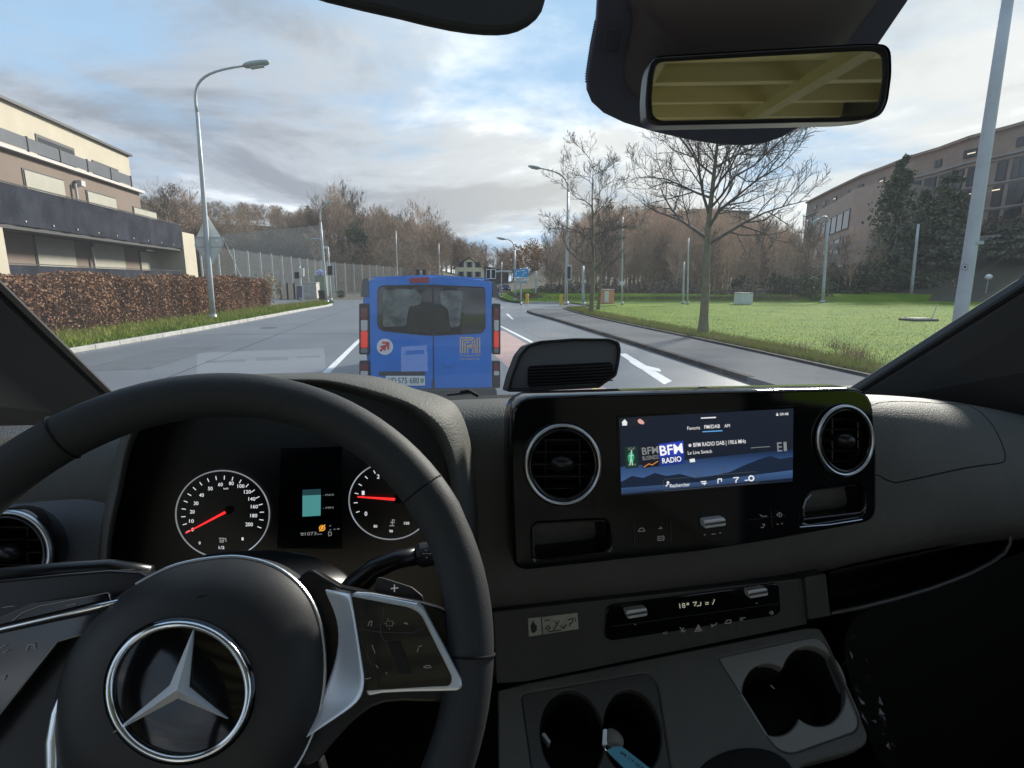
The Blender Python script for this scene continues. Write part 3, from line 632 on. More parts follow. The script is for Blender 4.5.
# right big leaning pole
pb = atZ(947.5, 402, .12); pbY = float(pb[1]); base = tuple(pb); e = tuple(atY(1011, -22, pbY))
t = pole('lamp_post', 'thick pale steel post standing at the right edge beside the pillar', 'post', base, e, .098, .066, M_galv)
pl = planeN(np.array(pb)+np.array([-.11*.6, -.115, 0]), (-.5, -1, 0))
plate('round_sticker', ell_px(965, 267, 3.2, 3.2, 20), planeN(np.array(pb)+np.array([0, -.112, 0]), (-.45, -1, 0)), .004, mat('sticker_dark', (.03, .03, .035), .5), t)
frame('sticker_ring', ell_px(965, 267, 2.6, 2.6, 20), ell_px(965, 267, 1.7, 1.7, 20), planeN(np.array(pb)+np.array([-.0, -.120, 0]), (-.45, -1, 0)), .003, mat('sticker_pale', (.6, .62, .65), .5), t)
mb = MB(); q = atY(974, 243, pbY); mb.tube([q-np.array([0, 0, .02]), q+np.array([0, 0, .02])], .112, 12); mb.build('clamp_band', M_galv2, t)
# lamp and masts of the right side
b = at(566, 305, .12); e = topof(568, 192, b); t = pole('street_lamp', 'tall street lamp at the bend of the footway carrying a signal box', 'street lamp', b, e, .14, .085, M_galv)
arm_lamp(t, e, [topof(568.5, 176, b), topof(560, 172, b)], topof(541, 168.5, b), .07, 1.0, M_galv)
pl = planeN((b[0], b[1]-.1, 0), (0, -1, 0)); s_ = thing('traffic_light', 'back of a traffic signal with pale edge on the lamp post at the bend', 'traffic light', tuple(onp(569, 275, pl)))
plate('backing_board', round_px([(567.5, 265), (571.5, 265), (571.5, 280), (567.5, 280)], .8), pl, .05, mat('white_enamel', (.62, .63, .64), .4), s_)
plate('signal_housing', round_px([(568.3, 266.3), (570.7, 266.3), (570.7, 278.8), (568.3, 278.8)], .6), shift(pl, .12), .12, M_rubber, s_)
def simple_post(px, py, pxt, pyt, rad, label, name='post', m=M_galv, z=.12, arm=None, cat='post'):
    b = at(px, py, z); e = topof(pxt, pyt, b); t = pole(name, label, cat, b, e, rad, rad*.7, m)
    if arm: arm_lamp(t, e, [topof(*arm[0], b), topof(*arm[1], b)], topof(*arm[2], b), rad*.6, arm[3], m)
    return t, b
simple_post(583, 305.5, 583, 266, .12, 'short grey post right of the lamp at the footway bend', m=M_galv2)
t, b = simple_post(622, 305, 622.5, 217, .075, 'tall thin mast with a small triangle plate near the orange cabinet', name='mast', cat='mast')
pl = planeN((b[0], b[1]-.14, 0), (0, -1, 0)); plate('triangle_plate', [(618.8, 281.5), (625.2, 281.5), (622, 287)], pl, .03, mat('plate_white', (.6, .6, .6), .5), t)
simple_post(687.5, 304.5, 688.5, 238, .075, 'thin lamp mast left of the big bare tree against the wood', name='mast', cat='mast')
simple_post(683, 304, 684, 262, .1, 'lower grey stump post beside the thin mast against the wood', m=M_galv2)
simple_post(822.5, 303, 828, 222, .16, 'lamp post with small curved arm in front of the birches', name='street_lamp', arm=((828.7, 216), (824, 215.5), (819.5, 218.5), .9), cat='street lamp', z=.1)
simple_post(910.5, 300, 918.5, 224, .2, 'lamp post without arm in front of the tallest fir', name='street_lamp', cat='street lamp', z=.1)
# cabinets on the lawn
def cabinet(px0, px1, py0, py1, label, m, depth, z=.12, split=None, name='utility_cabinet'):
    b = at((px0+px1)/2, py1, z); pl = planeN((b[0], b[1], 0), (0, -1, 0)); p0, p1 = onp(px0, py1, pl), onp(px1, py0, pl); t = thing(name, label, 'cabinet', b)
    mb = MB(); mb.box((p0[0], b[1], z), (p1[0], b[1]+depth, p1[2])); mb.build('body', m, t, bevel=.02)
    mb = MB(); mb.box((p0[0]-.04, b[1]-.04, p1[2]+.003), (p1[0]+.04, b[1]+depth+.04, p1[2]+.06)); mb.build('lid', mat('cabinet_lid', (.4, .4, .38), .6), t)
    if split: mb = MB(); mb.box((p0[0]+.02, b[1]-.03, z+.1), (p0[0]+(p1[0]-p0[0])*split, b[1]-.004, p1[2]-.1)); mb.build('door', mat('cabinet_white', (.6, .6, .58), .5), t)
    else: mb = MB(); mb.box((p0[0]+.08, b[1]-.02, z+.1), (p1[0]-.08, b[1]-.004, p1[2]-.1)); mb.build('door', m, t)
cabinet(604, 614.5, 290, 303.5, 'orange cabinet with a white door panel on the lawn near the wood', mat('orange_paint', (.62, .25, .12), .5, var=.1), 1.2, split=.45)
cabinet(739.5, 753.5, 293.5, 304.5, 'pale grey cabinet on the lawn in front of the wood', mat('cabinet_grey', (.55, .56, .54), .5, var=.05), .9)
# manhole slab with rod
b = at(921, 321, .12); t = thing('concrete_shaft_cover', 'low dark shaft cover lying on the lawn', 'shaft cover', b)
mb = MB(); mb.box((b[0]-.75, b[1]-.3, .1), (b[0]+.75, b[1]+.6, .24)); mb.build('slab', mat('dark_concrete', (.09, .085, .07), .9, var=.3, vscale=6), t, bevel=.03)
mb = MB(); mb.box((b[0]-.55, b[1]-.15, .243), (b[0]+.5, b[1]+.45, .27)); mb.build('lid', mat('rusty_lid', (.06, .055, .05), .8), t)
mb = MB(); mb.tube([(b[0]+.62, b[1], .12), (b[0]+.95, b[1]+.1, .95)], .02, 6); mb.build('rod', M_galv2, t)
# white globes on the bank
for px, py, lb in ((810, 279, 'white garden lamp globe among the shrubs right of the birches'), (987, 277, 'white garden lamp globe among the shrubs near the big pale post')):
    x, y = pxd(px, 61); z = topz(px, py, 61); t = thing('garden_lamp', lb, 'lamp', (x, y, .1)); mb = MB(); mb.tube([(x, y, .1), (x, y, z)], .05, 6); mb.build('stem', M_galv2, t)
    V = []; n = 12
    for i in range(7):
        th = pi*(i+.3)/6.6; V += [(x+.36*sin(th)*cos(2*pi*k/n), y+.36*sin(th)*sin(2*pi*k/n), z+.34*cos(th)) for k in range(n)]
    mesh('globe', V, [(i*n+k, i*n+(k+1) % n, (i+1)*n+(k+1) % n, (i+1)*n+k) for i in range(6) for k in range(n)], mat('globe_white', (.7, .7, .68), .4), t, smooth=True)

# ------------------------------------------------------------------ apartment block on the left
M_cream = mat('cream_render', (.45, .40, .31), .85, var=.05, vscale=.8, bump=.15, bscale=40)
M_tan = mat('tan_render', (.185, .14, .11), .85, var=.07, vscale=.8, bump=.15, bscale=40)
M_blind = mat('pale_blind', (.33, .31, .25), .6, var=.05, vscale=2)
M_navy = mat('dark_balcony_cloth', (.012, .014, .022), .9, col2=(.032, .036, .05), vscale=.9, bump=.3, bscale=10, spec=.12)
M_gd = mat('glass_dark', (.02, .022, .026), .08, var=.3, vscale=.5)
M_gg = mat('grey_glass_panel', (.085, .092, .105), .4, spec=.3, var=.15, vscale=.6)
M_trimw = mat('white_trim', (.48, .45, .43), .7)
M_darkf = mat('dark_frame', (.03, .03, .032), .5)
plF = planeN((-14.2, 0, 0), (1, 0, 0))
def yz(px, py, pl=plF): p = onp(px, py, pl); return float(p[1]), float(p[2])
zL0 = yz(100, 176.5)[1]; zL = yz(100, 176.5, planeN((-15.45, 0, 0), (1, 0, 0)))[1]; zR = yz(100, 206)[1]; zS = yz(100, 238.5)[1]; storey = zL0-zS; Yend = yz(181, 240)[0]; Y0 = 10.0
ap = thing('apartment_building', 'modern tan and cream apartment block with dark balcony bands on the left', 'building', (-18, 24, 0))
def bx(name, a, b, m, p, **k): mb = MB(); mb.box(a, b); return mb.build(name, m, p, **k)
Yw = yz(168, 204)[0]
bx('wall', (-26, Y0, 0), (-15.7, Yw, zL-.123), M_tan, ap)
bx('roof_ledge', (-26, Y0-.2, zL-.12), (-15.45, Yw+.15, zL+.02), M_trimw, ap)
plS = planeN((-18.2, 0, 0), (1, 0, 0)); Ys = yz(130, 170, plS)[0]; zT = yz(130, 157, plS)[1]
bx('penthouse_wall', (-26, Y0, zL+.023), (-18.2, Ys, zT), M_cream, ap)
bx('penthouse_roof', (-26.2, Y0-.2, zT+.003), (-18.0, Ys+.15, zT+.14), M_darkf, ap)
# penthouse windows
for a, c in (((34, 130), (75, 160)), ((91, 157), (118, 172))):
    y0, z1 = yz(*a, plS); y1, z0 = yz(*c, plS)
    w = bx('window', (-18.25, y0, zL+.4), (-18.16, y1, z1-.15), M_darkf, ap); bx('pane', (-18.158, y0+.12, zL+.5), (-18.15, y1-.12, z1-.3), M_gd, w)
# roof terrace railing
plR = planeN((-15.6, 0, 0), (1, 0, 0)); ya = Y0
n = 12
for i in range(n):
    y0 = Y0+(Yw-Y0-.8)*i/n; y1 = Y0+(Yw-Y0-.8)*(i+1)/n
    w = bx('terrace_panel', (-15.72, y0+.06, zL+.15), (-15.69, y1-.06, zL+.68), M_gg, ap); bx('panel_post', (-15.75, y1-.03, zL+.1), (-15.66, y1+.03, zL+.72), M_darkf, w)
# storeys: windows with lowered blinds, balcony slab and cloth-covered railing
plW = planeN((-15.7, 0, 0), (1, 0, 0))
def blindwin(a, c, lift=0):
    y0, z1 = yz(*a, plW); y1, z0 = yz(*c, plW); z0 -= lift
    w = bx('window', (-15.76, y0, z0), (-15.67, y1, z1), M_darkf, ap); bx('blind', (-15.668, y0+.08, z0+.05), (-15.64, y1-.06, z1-.07), M_blind, w)
for a, c in (((21, 167.5), (65, 195)), ((85, 189.5), (117, 212)), ((132, 206), (157, 224))): blindwin(a, c, 1.2)
for a, c in (((-60, 205), (-20, 240)), ((31, 230), (75, 256)), ((90, 241), (125, 264)), ((138, 250), (162, 268))): blindwin(a, c, 1.4)
def balcony(zb, zt, y0, y1, m=M_navy):
    bx('balcony_slab', (-15.68, y0, zb-.28), (-14.25, y1, zb), mat('slab_dark', (.035, .035, .036), .7), ap)
    V = []; k = 60
    for i in range(k+1):
        y = y0+(y1-y0)*i/k; o = .02*sin(i*1.3)+.015*sin(i*3.1)
        V += [(-14.2+o, y, zb-.12), (-14.2+o*.3, y, zt)]
    F_ = [(2*i, 2*i+2, 2*i+3, 2*i+1) for i in range(k)]; mesh('balcony_cloth', V, F_, m, ap, solid=.03)
    bx('balcony_rail', (-14.26, y0, zt+.035), (-14.18, y1, zt+.07), M_darkf, ap)
    for i in range(int((y1-y0)/1.6)): bx('rail_clip', (-14.17, y0+.8+i*1.6, zb+.02), (-14.15, y0+.86+i*1.6, zb+.08), M_trimw, ap)
balcony(zS+.2, zR, Y0, Yend)
balcony(zS+.2-storey, zR-storey, Y0+3, Yend-.4)
bx('end_wall', (-15.9, Yend+.02, 0), (-14.1, yz(195, 260)[0], yz(181, 232)[1]), M_cream, ap)
y0 = yz(2, 245)[0]; bx('front_pier', (-14.6, y0-.5, 0), (-14.1, y0, zS-.1), M_cream, ap)
for px in (78, 86): 
    y0 = yz(px-1, 220, plW)[0]; mb = MB(); mb.tube([(-15.55, y0, zL-storey*.75 if px == 78 else 0), (-15.55, y0, zL-.7 if px == 78 else zS-.3)], .06, 8); mb.build('downpipe', M_trimw, ap)
bx('rain_hopper', (-15.66, yz(74, 180, plW)[0], zL-.75), (-15.4, yz(78, 180, plW)[0], zL-.5), M_trimw, ap)

# ------------------------------------------------------------------ office building on the right
M_brick = mat('brown_clinker', (.26, .19, .15), .85, col2=(.33, .25, .20), vscale=.35, bump=.2, bscale=12)
M_tanst = mat('light_brown_stone', (.42, .32, .26), .85, var=.07, vscale=.6)
M_wing = mat('office_glass', (.035, .04, .045), .25, spec=.25, col2=(.09, .09, .085), vscale=.25)
M_ledge = mat('grey_ledge', (.30, .28, .27), .8)
KB = 1.35; ob = thing('office_building', 'long curved brown office building with rows of windows on the embankment', 'building', (*pxd(900, 100), 9.0))
cols_ = 0; cols = [(1120, 58), (1024, 78), (985, 84), (947, 90), (920, 97), (891, 104), (870, 112), (850, 120), (822, 138), (798, 160)]
base = [np.array(pxd(p, d)) for p, d in cols]; ZT = topz(1024, 125, 78); ZB = 6.0
V = [(b[0], b[1], z) for z in (ZB, ZT) for b in base]+[(b[0]+14, b[1]+10, z) for z in (ZB, ZT) for b in base]; k = len(base)
F = [(i, i+1, k+i+1, k+i) for i in range(k-1)]+[(2*k+i, 2*k+i+1, 3*k+i+1, 3*k+i) for i in range(k-1)]+[(k+i, k+i+1, 3*k+i+1, 3*k+i) for i in range(k-1)]
F += [(k-1, 3*k-1, 4*k-1, 2*k-1), (0, 2*k, 3*k, k)]
mesh('wall', V, F, M_brick, ob)
def fac(i, t):  # point along the facade
    return base[i]*(1-t)+base[i+1]*t
ln = [np.linalg.norm(base[i+1]-base[i]) for i in range(k-1)]; tot = sum(ln)
def along(s):
    for i in range(k-1):
        if s <= ln[i] or i == k-2: return fac(i, s/ln[i]), (base[i+1]-base[i])/ln[i]
        s -= ln[i]
H = ZT-ZB
rows = [(ZT-3.0, ZT-1.7, 2.4, 5), (ZT-7.6, ZT-4.6, 2.6, 3.4), (ZT-11.4, ZT-8.2, 2.6, 3.4), (ZT-15.0, ZT-12.0, 2.6, 3.4)]
rr = random.Random(9); nw = 0
for ri, (z0, z1, ww, pitch) in enumerate(rows):
    s = 1.0
    while s < tot-3 and nw < 98:
        p, d = along(s); nn = np.array([d[1], -d[0]]); nn = nn if nn @ (-p) > 0 else -nn
        q = p+nn*.03; mb = MB(); mb.obox((q[0], q[1], z0), (d[0]*ww, d[1]*ww, 0), (nn[0]*.12, nn[1]*.12, 0), (0, 0, z1-z0)); w = mb.build('window', M_darkf, ob)
        q = p+nn*.153+d*.12; mb = MB()
        for h_ in range(2): mb.obox((q[0]+d[0]*h_*(ww-.12)/2, q[1]+d[1]*h_*(ww-.12)/2, z0+.12), (d[0]*(ww-.5)/2, d[1]*(ww-.5)/2, 0), (nn[0]*.02, nn[1]*.02, 0), (0, 0, z1-z0-.24))
        mb.build('pane', M_wing, w); nw += 1
        if rr.random() < .16:
            mb = MB(); q2 = q+nn*.03+d*.3; mb.obox((q2[0], q2[1], z1-.75), (d[0]*1.3, d[1]*1.3, 0), (nn[0]*.01, nn[1]*.01, 0), (0, 0, .16)); mb.build('lit_ceiling_lamp', emis('office_light', (1, .86, .6), 1.3), w)
        s += pitch*(1+.6*(ri == 0))
for z, h_, o_ in ((ZT+.003, .45, .5), (ZT-3.9, .25, .35), (ZT-4.45, .12, .18), (ZT-7.95, .22, .2), (ZT-11.8, .22, .2), (ZT-16.0, .6, .8)):
    mb = MB()
    for i in range(k-1):
        a, b = base[i], base[i+1]; d = (b-a)/ln[i]; nn = np.array([d[1], -d[0]]); nn = nn if nn @ (-a) > 0 else -nn
        mb.obox((a[0], a[1], z), (*(b-a), 0), (nn[0]*o_, nn[1]*o_, 0), (0, 0, h_))
    mb.build('cornice' if z > ZT-10 else 'terrace_edge', M_ledge if z < ZT else M_brick, ob)
# projecting stone block with a window bay
a, b_, c_ = np.array(pxd(873, 84)), np.array(pxd(843, 92)), np.array(pxd(808, 122)); zt = topz(858, 188, 88)
mb = MB(); V = [(*a, ZB), (*b_, ZB), (*c_, ZB), (c_[0]+14, c_[1]+4, ZB), (a[0]+14, a[1]+4, ZB)]; V += [(x, y, zt) for x, y, _ in V]
mb.add(V, [(i, (i+1) % 5, 5+(i+1) % 5, 5+i) for i in range(5)]+[(5, 6, 7, 8, 9)]); mb.build('stone_wing', M_tanst, ob)
d = (c_-b_)/np.linalg.norm(c_-b_); nn = np.array([d[1], -d[0]]); nn = nn if nn @ (-a) > 0 else -nn; LL = np.linalg.norm(c_-b_)
for z0, z1 in ((zt-6.4, zt-3.0), (zt-10.8, zt-7.6), (zt-14.0, zt-11.8)):
    for i in range(6):
        q = b_+d*(1.2+i*(LL-4)/6)+nn*.03; mb = MB(); mb.obox((q[0], q[1], z0), (*(d*(LL-6)/6.6), 0), (*(nn*.1), 0), (0, 0, z1-z0)); w = mb.build('window', M_darkf, ob)
        q = q+nn*.103+d*.15; mb = MB(); mb.obox((q[0], q[1], z0+.2), (*(d*((LL-6)/6.6-.3)), 0), (*(nn*.02), 0), (0, 0, z1-z0-.4)); mb.build('pane', M_wing, w)
# low retaining wall with pale parapet in front
rw = thing('retaining_wall', 'low pale concrete terrace wall in front of the office building', 'wall', (*pxd(870, 80), 6))
mb = MB(); P = [np.array(pxd(p, d_)) for p, d_ in ((1060, 64), (960, 76), (880, 82), (812, 92))]
for z0, z1 in ((topz(880, 256, 82)-1.2, topz(880, 256, 82)+.6), (topz(880, 256, 82)+1.3, topz(880, 256, 82)+2.4)):
    for u, v in zip(P[:-1], P[1:]): mb.obox((*u, z0), (*(v-u), 0), (.3, .4, 0), (0, 0, z1-z0))
mb.build('parapet', mat('pale_concrete', (.34, .32, .30), .85, var=.15, vscale=.5), rw)
# small flat annex behind the big tree
x, y = pxd(716, 120); t = thing('annex_building', 'olive flat roofed building glimpsed behind the big bare tree', 'building', (x, y, 0)); zt = topz(716, 214, 120)
bx('wall', (x-7, y, 0), (x+7, y+8, zt), mat('olive_render', (.20, .18, .09), .85, var=.1), t); bx('roof', (x-7.3, y-.3, zt+.003), (x+7.3, y+8.3, zt+.5), M_ledge, t)
for i in range(3): w = bx('window', (x-6+i*4.4, y-.05, zt-3.4), (x-3+i*4.4, y-.003, zt-1.5), M_darkf, t); bx('pane', (x-5.8+i*4.4, y-.08, zt-3.2), (x-3.2+i*4.4, y-.053, zt-1.7), M_wing, w)

# ------------------------------------------------------------------ yellow house at the end
D = 150; hx, hy = pxd(469.5, D); z0 = topz(470, 278, D)-3; ze = topz(470, 269, D)+.4; zr = topz(470, 257.3, D); s1 = np.array([cos(YAW), -sin(YAW)]); s1 = s1/np.linalg.norm(s1); b1 = np.array([s1[1]*-1, s1[0]])
t = thing('yellow_house', 'pale yellow gabled house with grey shutters beyond the junction', 'house', (hx, hy, z0)); hw = 4.2
def hp(a, b, z): q = np.array([hx, hy])+s1*a+b1*b; return (q[0], q[1], z)
V = [hp(-hw, 0, z0), hp(hw, 0, z0), hp(hw, 0, ze), hp(0, 0, zr-.3), hp(-hw, 0, ze), hp(-hw, 12, z0), hp(hw, 12, z0), hp(hw, 12, ze), hp(0, 12, zr-.3), hp(-hw, 12, ze)]
mesh('wall', V, [(0, 1, 2, 3, 4), (9, 8, 7, 6, 5), (0, 4, 9, 5), (1, 6, 7, 2)], mat('yellow_render', (.88, .80, .54), .85, var=.04), t)
V = []
for sx in (-1, 1):
    V += [hp(0, -.5, zr), hp(sx*(hw+.7), -.5, ze-.4), hp(sx*(hw+.7), 12.5, ze-.4), hp(0, 12.5, zr)]
mesh('roof', V, [(0, 1, 2, 3), (4, 5, 6, 7)], mat('brown_roof_tiles', (.13, .10, .085), .9, var=.2, vscale=1), t, solid=.2)
V = [hp(hw, 2, z0), hp(hw+7, 2, z0), hp(hw+7, 2, ze-1), hp(hw, 2, ze+.6), hp(hw, 10, z0), hp(hw+7, 10, z0), hp(hw+7, 10, ze-1), hp(hw, 10, ze+.6)]
mesh('side_wing', V, [(0, 1, 2, 3), (3, 2, 6, 7), (1, 5, 6, 2)], mat('brown_roof_tiles', (.13, .10, .085)), t)
for zz in (z0+.6, z0+3.3, z0+6.0):
    for a in (-2.4, 0, 2.4):
        if zz > z0+7: continue
        mb = MB(); q = hp(a-.85, -.06, zz); mb.obox(q, (*(s1*1.7), 0), (*(b1*.05), 0), (0, 0, 1.5)); w = mb.build('shutters', mat('grey_shutter', (.16, .19, .22), .7), t)
        mb = MB(); q = hp(a-.35, -.10, zz+.05); mb.obox(q, (*(s1*.7), 0), (*(b1*.03), 0), (0, 0, 1.4)); mb.build('pane', M_gd, w)

# ------------------------------------------------------------------ sports-ground fence and net
M_mesh = None
def net_mat(name, col, alpha):
    m = bpy.data.materials.new(name); m.use_nodes = True; tt = m.node_tree; b = tt.nodes['Principled BSDF']; b.inputs['Base Color'].default_value = (*col, 1); b.inputs['Roughness'].default_value = .8
    tr = tt.nodes.new('ShaderNodeBsdfTransparent'); mx = tt.nodes.new('ShaderNodeMixShader'); mx.inputs[0].default_value = alpha
    tt.links.new(tr.outputs[0], mx.inputs[1]); tt.links.new(b.outputs[0], mx.inputs[2]); tt.links.new(mx.outputs[0], tt.nodes['Material Output'].inputs[0]); return m
M_net = net_mat('fine_net', (.50, .50, .48), .24); M_wire = net_mat('wire_mesh', (.30, .31, .30), .16)
def fence(label, pts, tops, npost, m=M_wire, name='mesh_fence'):
    """pts: (px, base py) ends ; tops: top py ends"""
    a = np.array(pxd(*pts[0])); b = np.array(pxd(*pts[1])); t = thing(name, label, 'fence', (*((a+b)/2), 0)); za = topz(pts[0][0], tops[0], pts[0][1]); zb = topz(pts[1][0], tops[1], pts[1][1])
    V = [(*a, 0), (*b, 0), (*b, zb), (*a, za)]; mesh('mesh_panel', V, [(0, 1, 2, 3)], m, t)
    for i in range(npost):
        k = i/(npost-1); q = a*(1-k)+b*k; mb = MB(); mb.tube([(*q, 0), (*q, za*(1-k)+zb*k+.1)], .07, 6); mb.build('fence_post', M_galv, t)
    return t
fence('tall wire fence with many posts behind the brown hedge', ((203, 38), (334, 70)), (246, 263), 14)
fence('tall wire fence continuing behind the junction towards the van', ((336, 60), (420, 92)), (263, 269), 14)
a = np.array(pxd(222, 74)); b = np.array(pxd(336, 82)); t = thing('ball_net', 'huge pale grey ball net hung high before the wooded hill', 'net', (*((a+b)/2), 0))
V = [(*np.array(pxd(250, 74)), topz(250, 300, 74)), (*np.array(pxd(336, 82)), topz(336, 296, 82)), (*np.array(pxd(325.5, 82)), topz(325.5, 227, 82)), (*np.array(pxd(226, 74)), topz(226, 236, 74))]
mesh('net', V, [(0, 1, 2, 3)], M_net, t); mb = MB(); mb.tube([V[0], V[3], V[2], V[1]], .05, 5); mb.build('edge_rope', M_galv2, t)
for q in ((203, 244, 217, 300), (222, 258, 208, 296)):
    pass
# ------------------------------------------------------------------ junction furniture on the left
M_sigg = mat('signal_grey', (.30, .32, .32), .6)
t, b = simple_post(327, 303.5, 320.5, 222, .11, 'white lamp post with short top arm at the far left corner of the junction', name='street_lamp', arm=((319.5, 212), (320.5, 207), (324, 205.5), .7), cat='street lamp', z=.1)
mb = MB(); q = topof(320, 239, b); mb.tube([q, (q[0]-.7, q[1], q[2])], .06, 6); mb.build('side_bracket', M_galv, t)
t, b = simple_post(331, 301, 328, 247, .09, 'thin signal mast right of the white lamp post', name='mast', cat='mast', z=.1)
pl = planeN((b[0], b[1]-.1, 0), (0, -1, 0)); plate('signal_head', round_px([(327.5, 266), (332.5, 266), (332.5, 275), (327.5, 275)], .6), pl, .2, M_rubber, t); plate('small_plate', [(324, 246.5), (328, 246), (328, 248.5), (324, 248.5)], pl, .04, mat('plate_white', (.6, .6, .6)), t)
t, b = simple_post(301, 300.5, 299.5, 266, .11, 'signal post with black lamps and a pale cabinet at the driveway', name='traffic_light', cat='traffic light', z=.1)
pl = planeN((b[0], b[1]-.12, 0), (0, -1, 0)); plate('signal_head', round_px([(294.5, 272), (298.8, 272), (298.8, 278.5), (294.5, 278.5)], .8), pl, .25, M_rubber, t); plate('pale_box', round_px([(299.5, 267.5), (303.7, 268), (303.7, 276.5), (299.5, 276.5)], .6), pl, .25, mat('pale_box', (.55, .56, .5)), t); plate('lower_box', round_px([(296.5, 286), (302.5, 286), (302.5, 300), (296.5, 300)], .6), pl, .3, mat('bluegrey_box', (.10, .11, .16), .6), t)
cabinet(316, 326.5, 276, 296.5, 'tall green grey switch cabinet at the left corner of the junction', mat('green_grey_paint', (.24, .28, .20), .6, var=.08), .8, z=.1)
shrub(321, 46.5, .5, .8, mat('blue_white_bag', (.45, .5, .75), .6), 'blue and white bundle lying on the switch cabinet', 401, 200, name='bundle', cat='bundle', size=.09, z=topz(321, 275, 46.5))
b = at(323, 302, .1); t = thing('litter_bin', 'black litter bin below the switch cabinet', 'bin', b); mb = MB(); mb.tube([b, (b[0], b[1], 1.0)], [.28, .34], 12); mb.build('bin_body', M_rubber, t); mb = MB(); mb.tube([(b[0], b[1], 1.0), (b[0], b[1], 1.08)], [.37, .37], 12); mb.build('bin_lid', M_darkf, t)
mb = MB(); p0 = at(274, 300.5, 0); p1 = at(303, 299, 0)
t = thing('dark_fence', 'dark panel fence beside the driveway at the end of the hedge', 'fence', p0); q0 = np.array(p0); q1 = np.array(p1); mb.obox((q0[0], q0[1]+3, 0), (q1[0]-q0[0], q1[1]-q0[1], 0), (0, .08, 0), (0, 0, 1.55)); mb.build('panel', mat('dark_panel', (.05, .05, .055), .8, var=.3, vscale=3), t)
for i in range(5): mb = MB(); q = q0+(q1-q0)*i/4; mb.tube([(q[0], q[1]+2.9, 0), (q[0], q[1]+2.9, 1.7)], .05, 6); mb.build('fence_post', M_darkf, t)
cabinet(303.5, 316, 283, 298.5, 'pale concrete shelter box left of the switch cabinet', mat('pale_concrete2', (.38, .36, .33), .8, var=.2, vscale=3), 2.0, z=.1, name='concrete_box')
sheet('driveway', [(-9.0, 38.2), (-6.9, 42.0), (-9, 46.2), (-16, 50), (-20, 46)], .112, M_asph3)
shrub(340.5, 58, .9, .9, M_shrub, 'small dark bush beside the far junction corner', 402, 300, size=.1, z=0)
def hedge_bits():
    for px, dep, h_, m_ in ((236, 40, 2.2, M_shrub), (254, 41, 2.15, M_shrub), (266, 41, 2.5, mat('ochre_bush', (.28, .19, .08), .9, var=.2))):
        shrub(px, dep, h_, 1.9, m_, {236: 'green bush peeping over the hedge beside the sign pole', 254: 'yellow green bush peeping over the hedge further along', 266: 'ochre dry bush at the far end of the brown hedge'}[px], 410+px, 500, size=.08, z=.1)
hedge_bits()
# ------------------------------------------------------------------ junction furniture in the middle
b = at(521, 305.5, .1); t = pole('direction_sign', 'blue direction sign with a white lower panel on one post', 'road sign', b, topof(521, 269, b), .06, .06, M_galv)
M_bs = mat('sign_blue', (.02, .30, .62), .5); M_ws = mat('sign_white', (.72, .73, .73), .5)
pl = planeN((b[0], b[1]-.1, 0), (0, -1, 0)); q = plate('blue_panel', round_px([(514.3, 269), (528.6, 269), (528.6, 277), (514.3, 277)], .5), pl, .05, M_bs, t)
mb = MB(); strokes(mb, pl, [[(516, 271), (519.5, 271)], [(521, 270.6), (525, 270.6)], [(516, 275.5), (516, 272.5)], [(522, 276), (524.5, 272.5), (526.5, 272.5)]], .7, .01); mb.build('panel_lettering', M_ws, q)
q = plate('white_panel', round_px([(514.3, 277.4), (528.6, 277.4), (528.6, 280.3), (514.3, 280.3)], .3), pl, .05, M_ws, t)
mb = MB(); strokes(mb, pl, [[(516, 279), (524, 279)], [(525.5, 278.8), (527.4, 278.8)]], .7, .01); mb.build('panel_lettering', M_darkf, q)
plate('grey_panel', round_px([(515.6, 280.7), (527.2, 280.7), (527.2, 283.6), (515.6, 283.6)], .3), pl, .05, M_galv2, t)
b = at(515.5, 301, .1); t = pole('street_lamp', 'street lamp with left pointing arm behind the blue direction sign', 'street lamp', b, topof(514.5, 250, b), .13, .08, M_galv)
arm_lamp(t, topof(514.5, 250, b), [topof(514.5, 242, b), topof(511, 240, b)], topof(506, 239.3, b), .06, .9, M_galv)
for px, py, lb in ((527, 303.8, 'yellow bollard near the foot of the blue direction sign'), (561, 305.3, 'yellow bollard beside the street lamp at the footway bend')):
    b = at(px, py, .1); t = thing('bollard', lb, 'bollard', b); mb = MB(); mb.tube([b, (b[0], b[1], .75)], [.14, .13], 10); mb.build('body', mat('bollard_yellow', (.65, .42, .03), .5), t); mb = MB(); mb.tube([(b[0], b[1], .75), (b[0], b[1], .95)], [.16, .12], 10); mb.build('cap', mat('bollard_yellow', (.65, .42, .03)), t)
# traffic signal gantry
b = at(491, 300, .1); t = pole('signal_gantry', 'signal mast with a long arm and two black lamp boards above the van', 'traffic light', (b[0]+4.6, b[1], .1), (b[0]+4.6, b[1], topof(512, 271, b)[2]), .1, .09, M_galv)
pl = planeN((b[0], b[1]-.1, 0), (0, -1, 0)); mb = MB(); mb.tube([onp(512, 271.6, pl), onp(486.5, 271.6, pl)], .09, 8); mb.build('arm', M_galv, t)
for a0, a1 in ((486.3, 490.5), (491.2, 495.6)):
    q = plate('signal_board', round_px([(a0, 269.5), (a1, 269.5), (a1, 278.5), (a0, 278.5)], .5), shift(pl, .25), .12, M_rubber, t); frame('board_edge', round_px([(a0-.3, 269.2), (a1+.3, 269.2), (a1+.3, 278.8), (a0-.3, 278.8)], .5), round_px([(a0+.3, 269.8), (a1-.3, 269.8), (a1-.3, 278.2), (a0+.3, 278.2)], .5), shift(pl, .28), .02, M_ws, q)
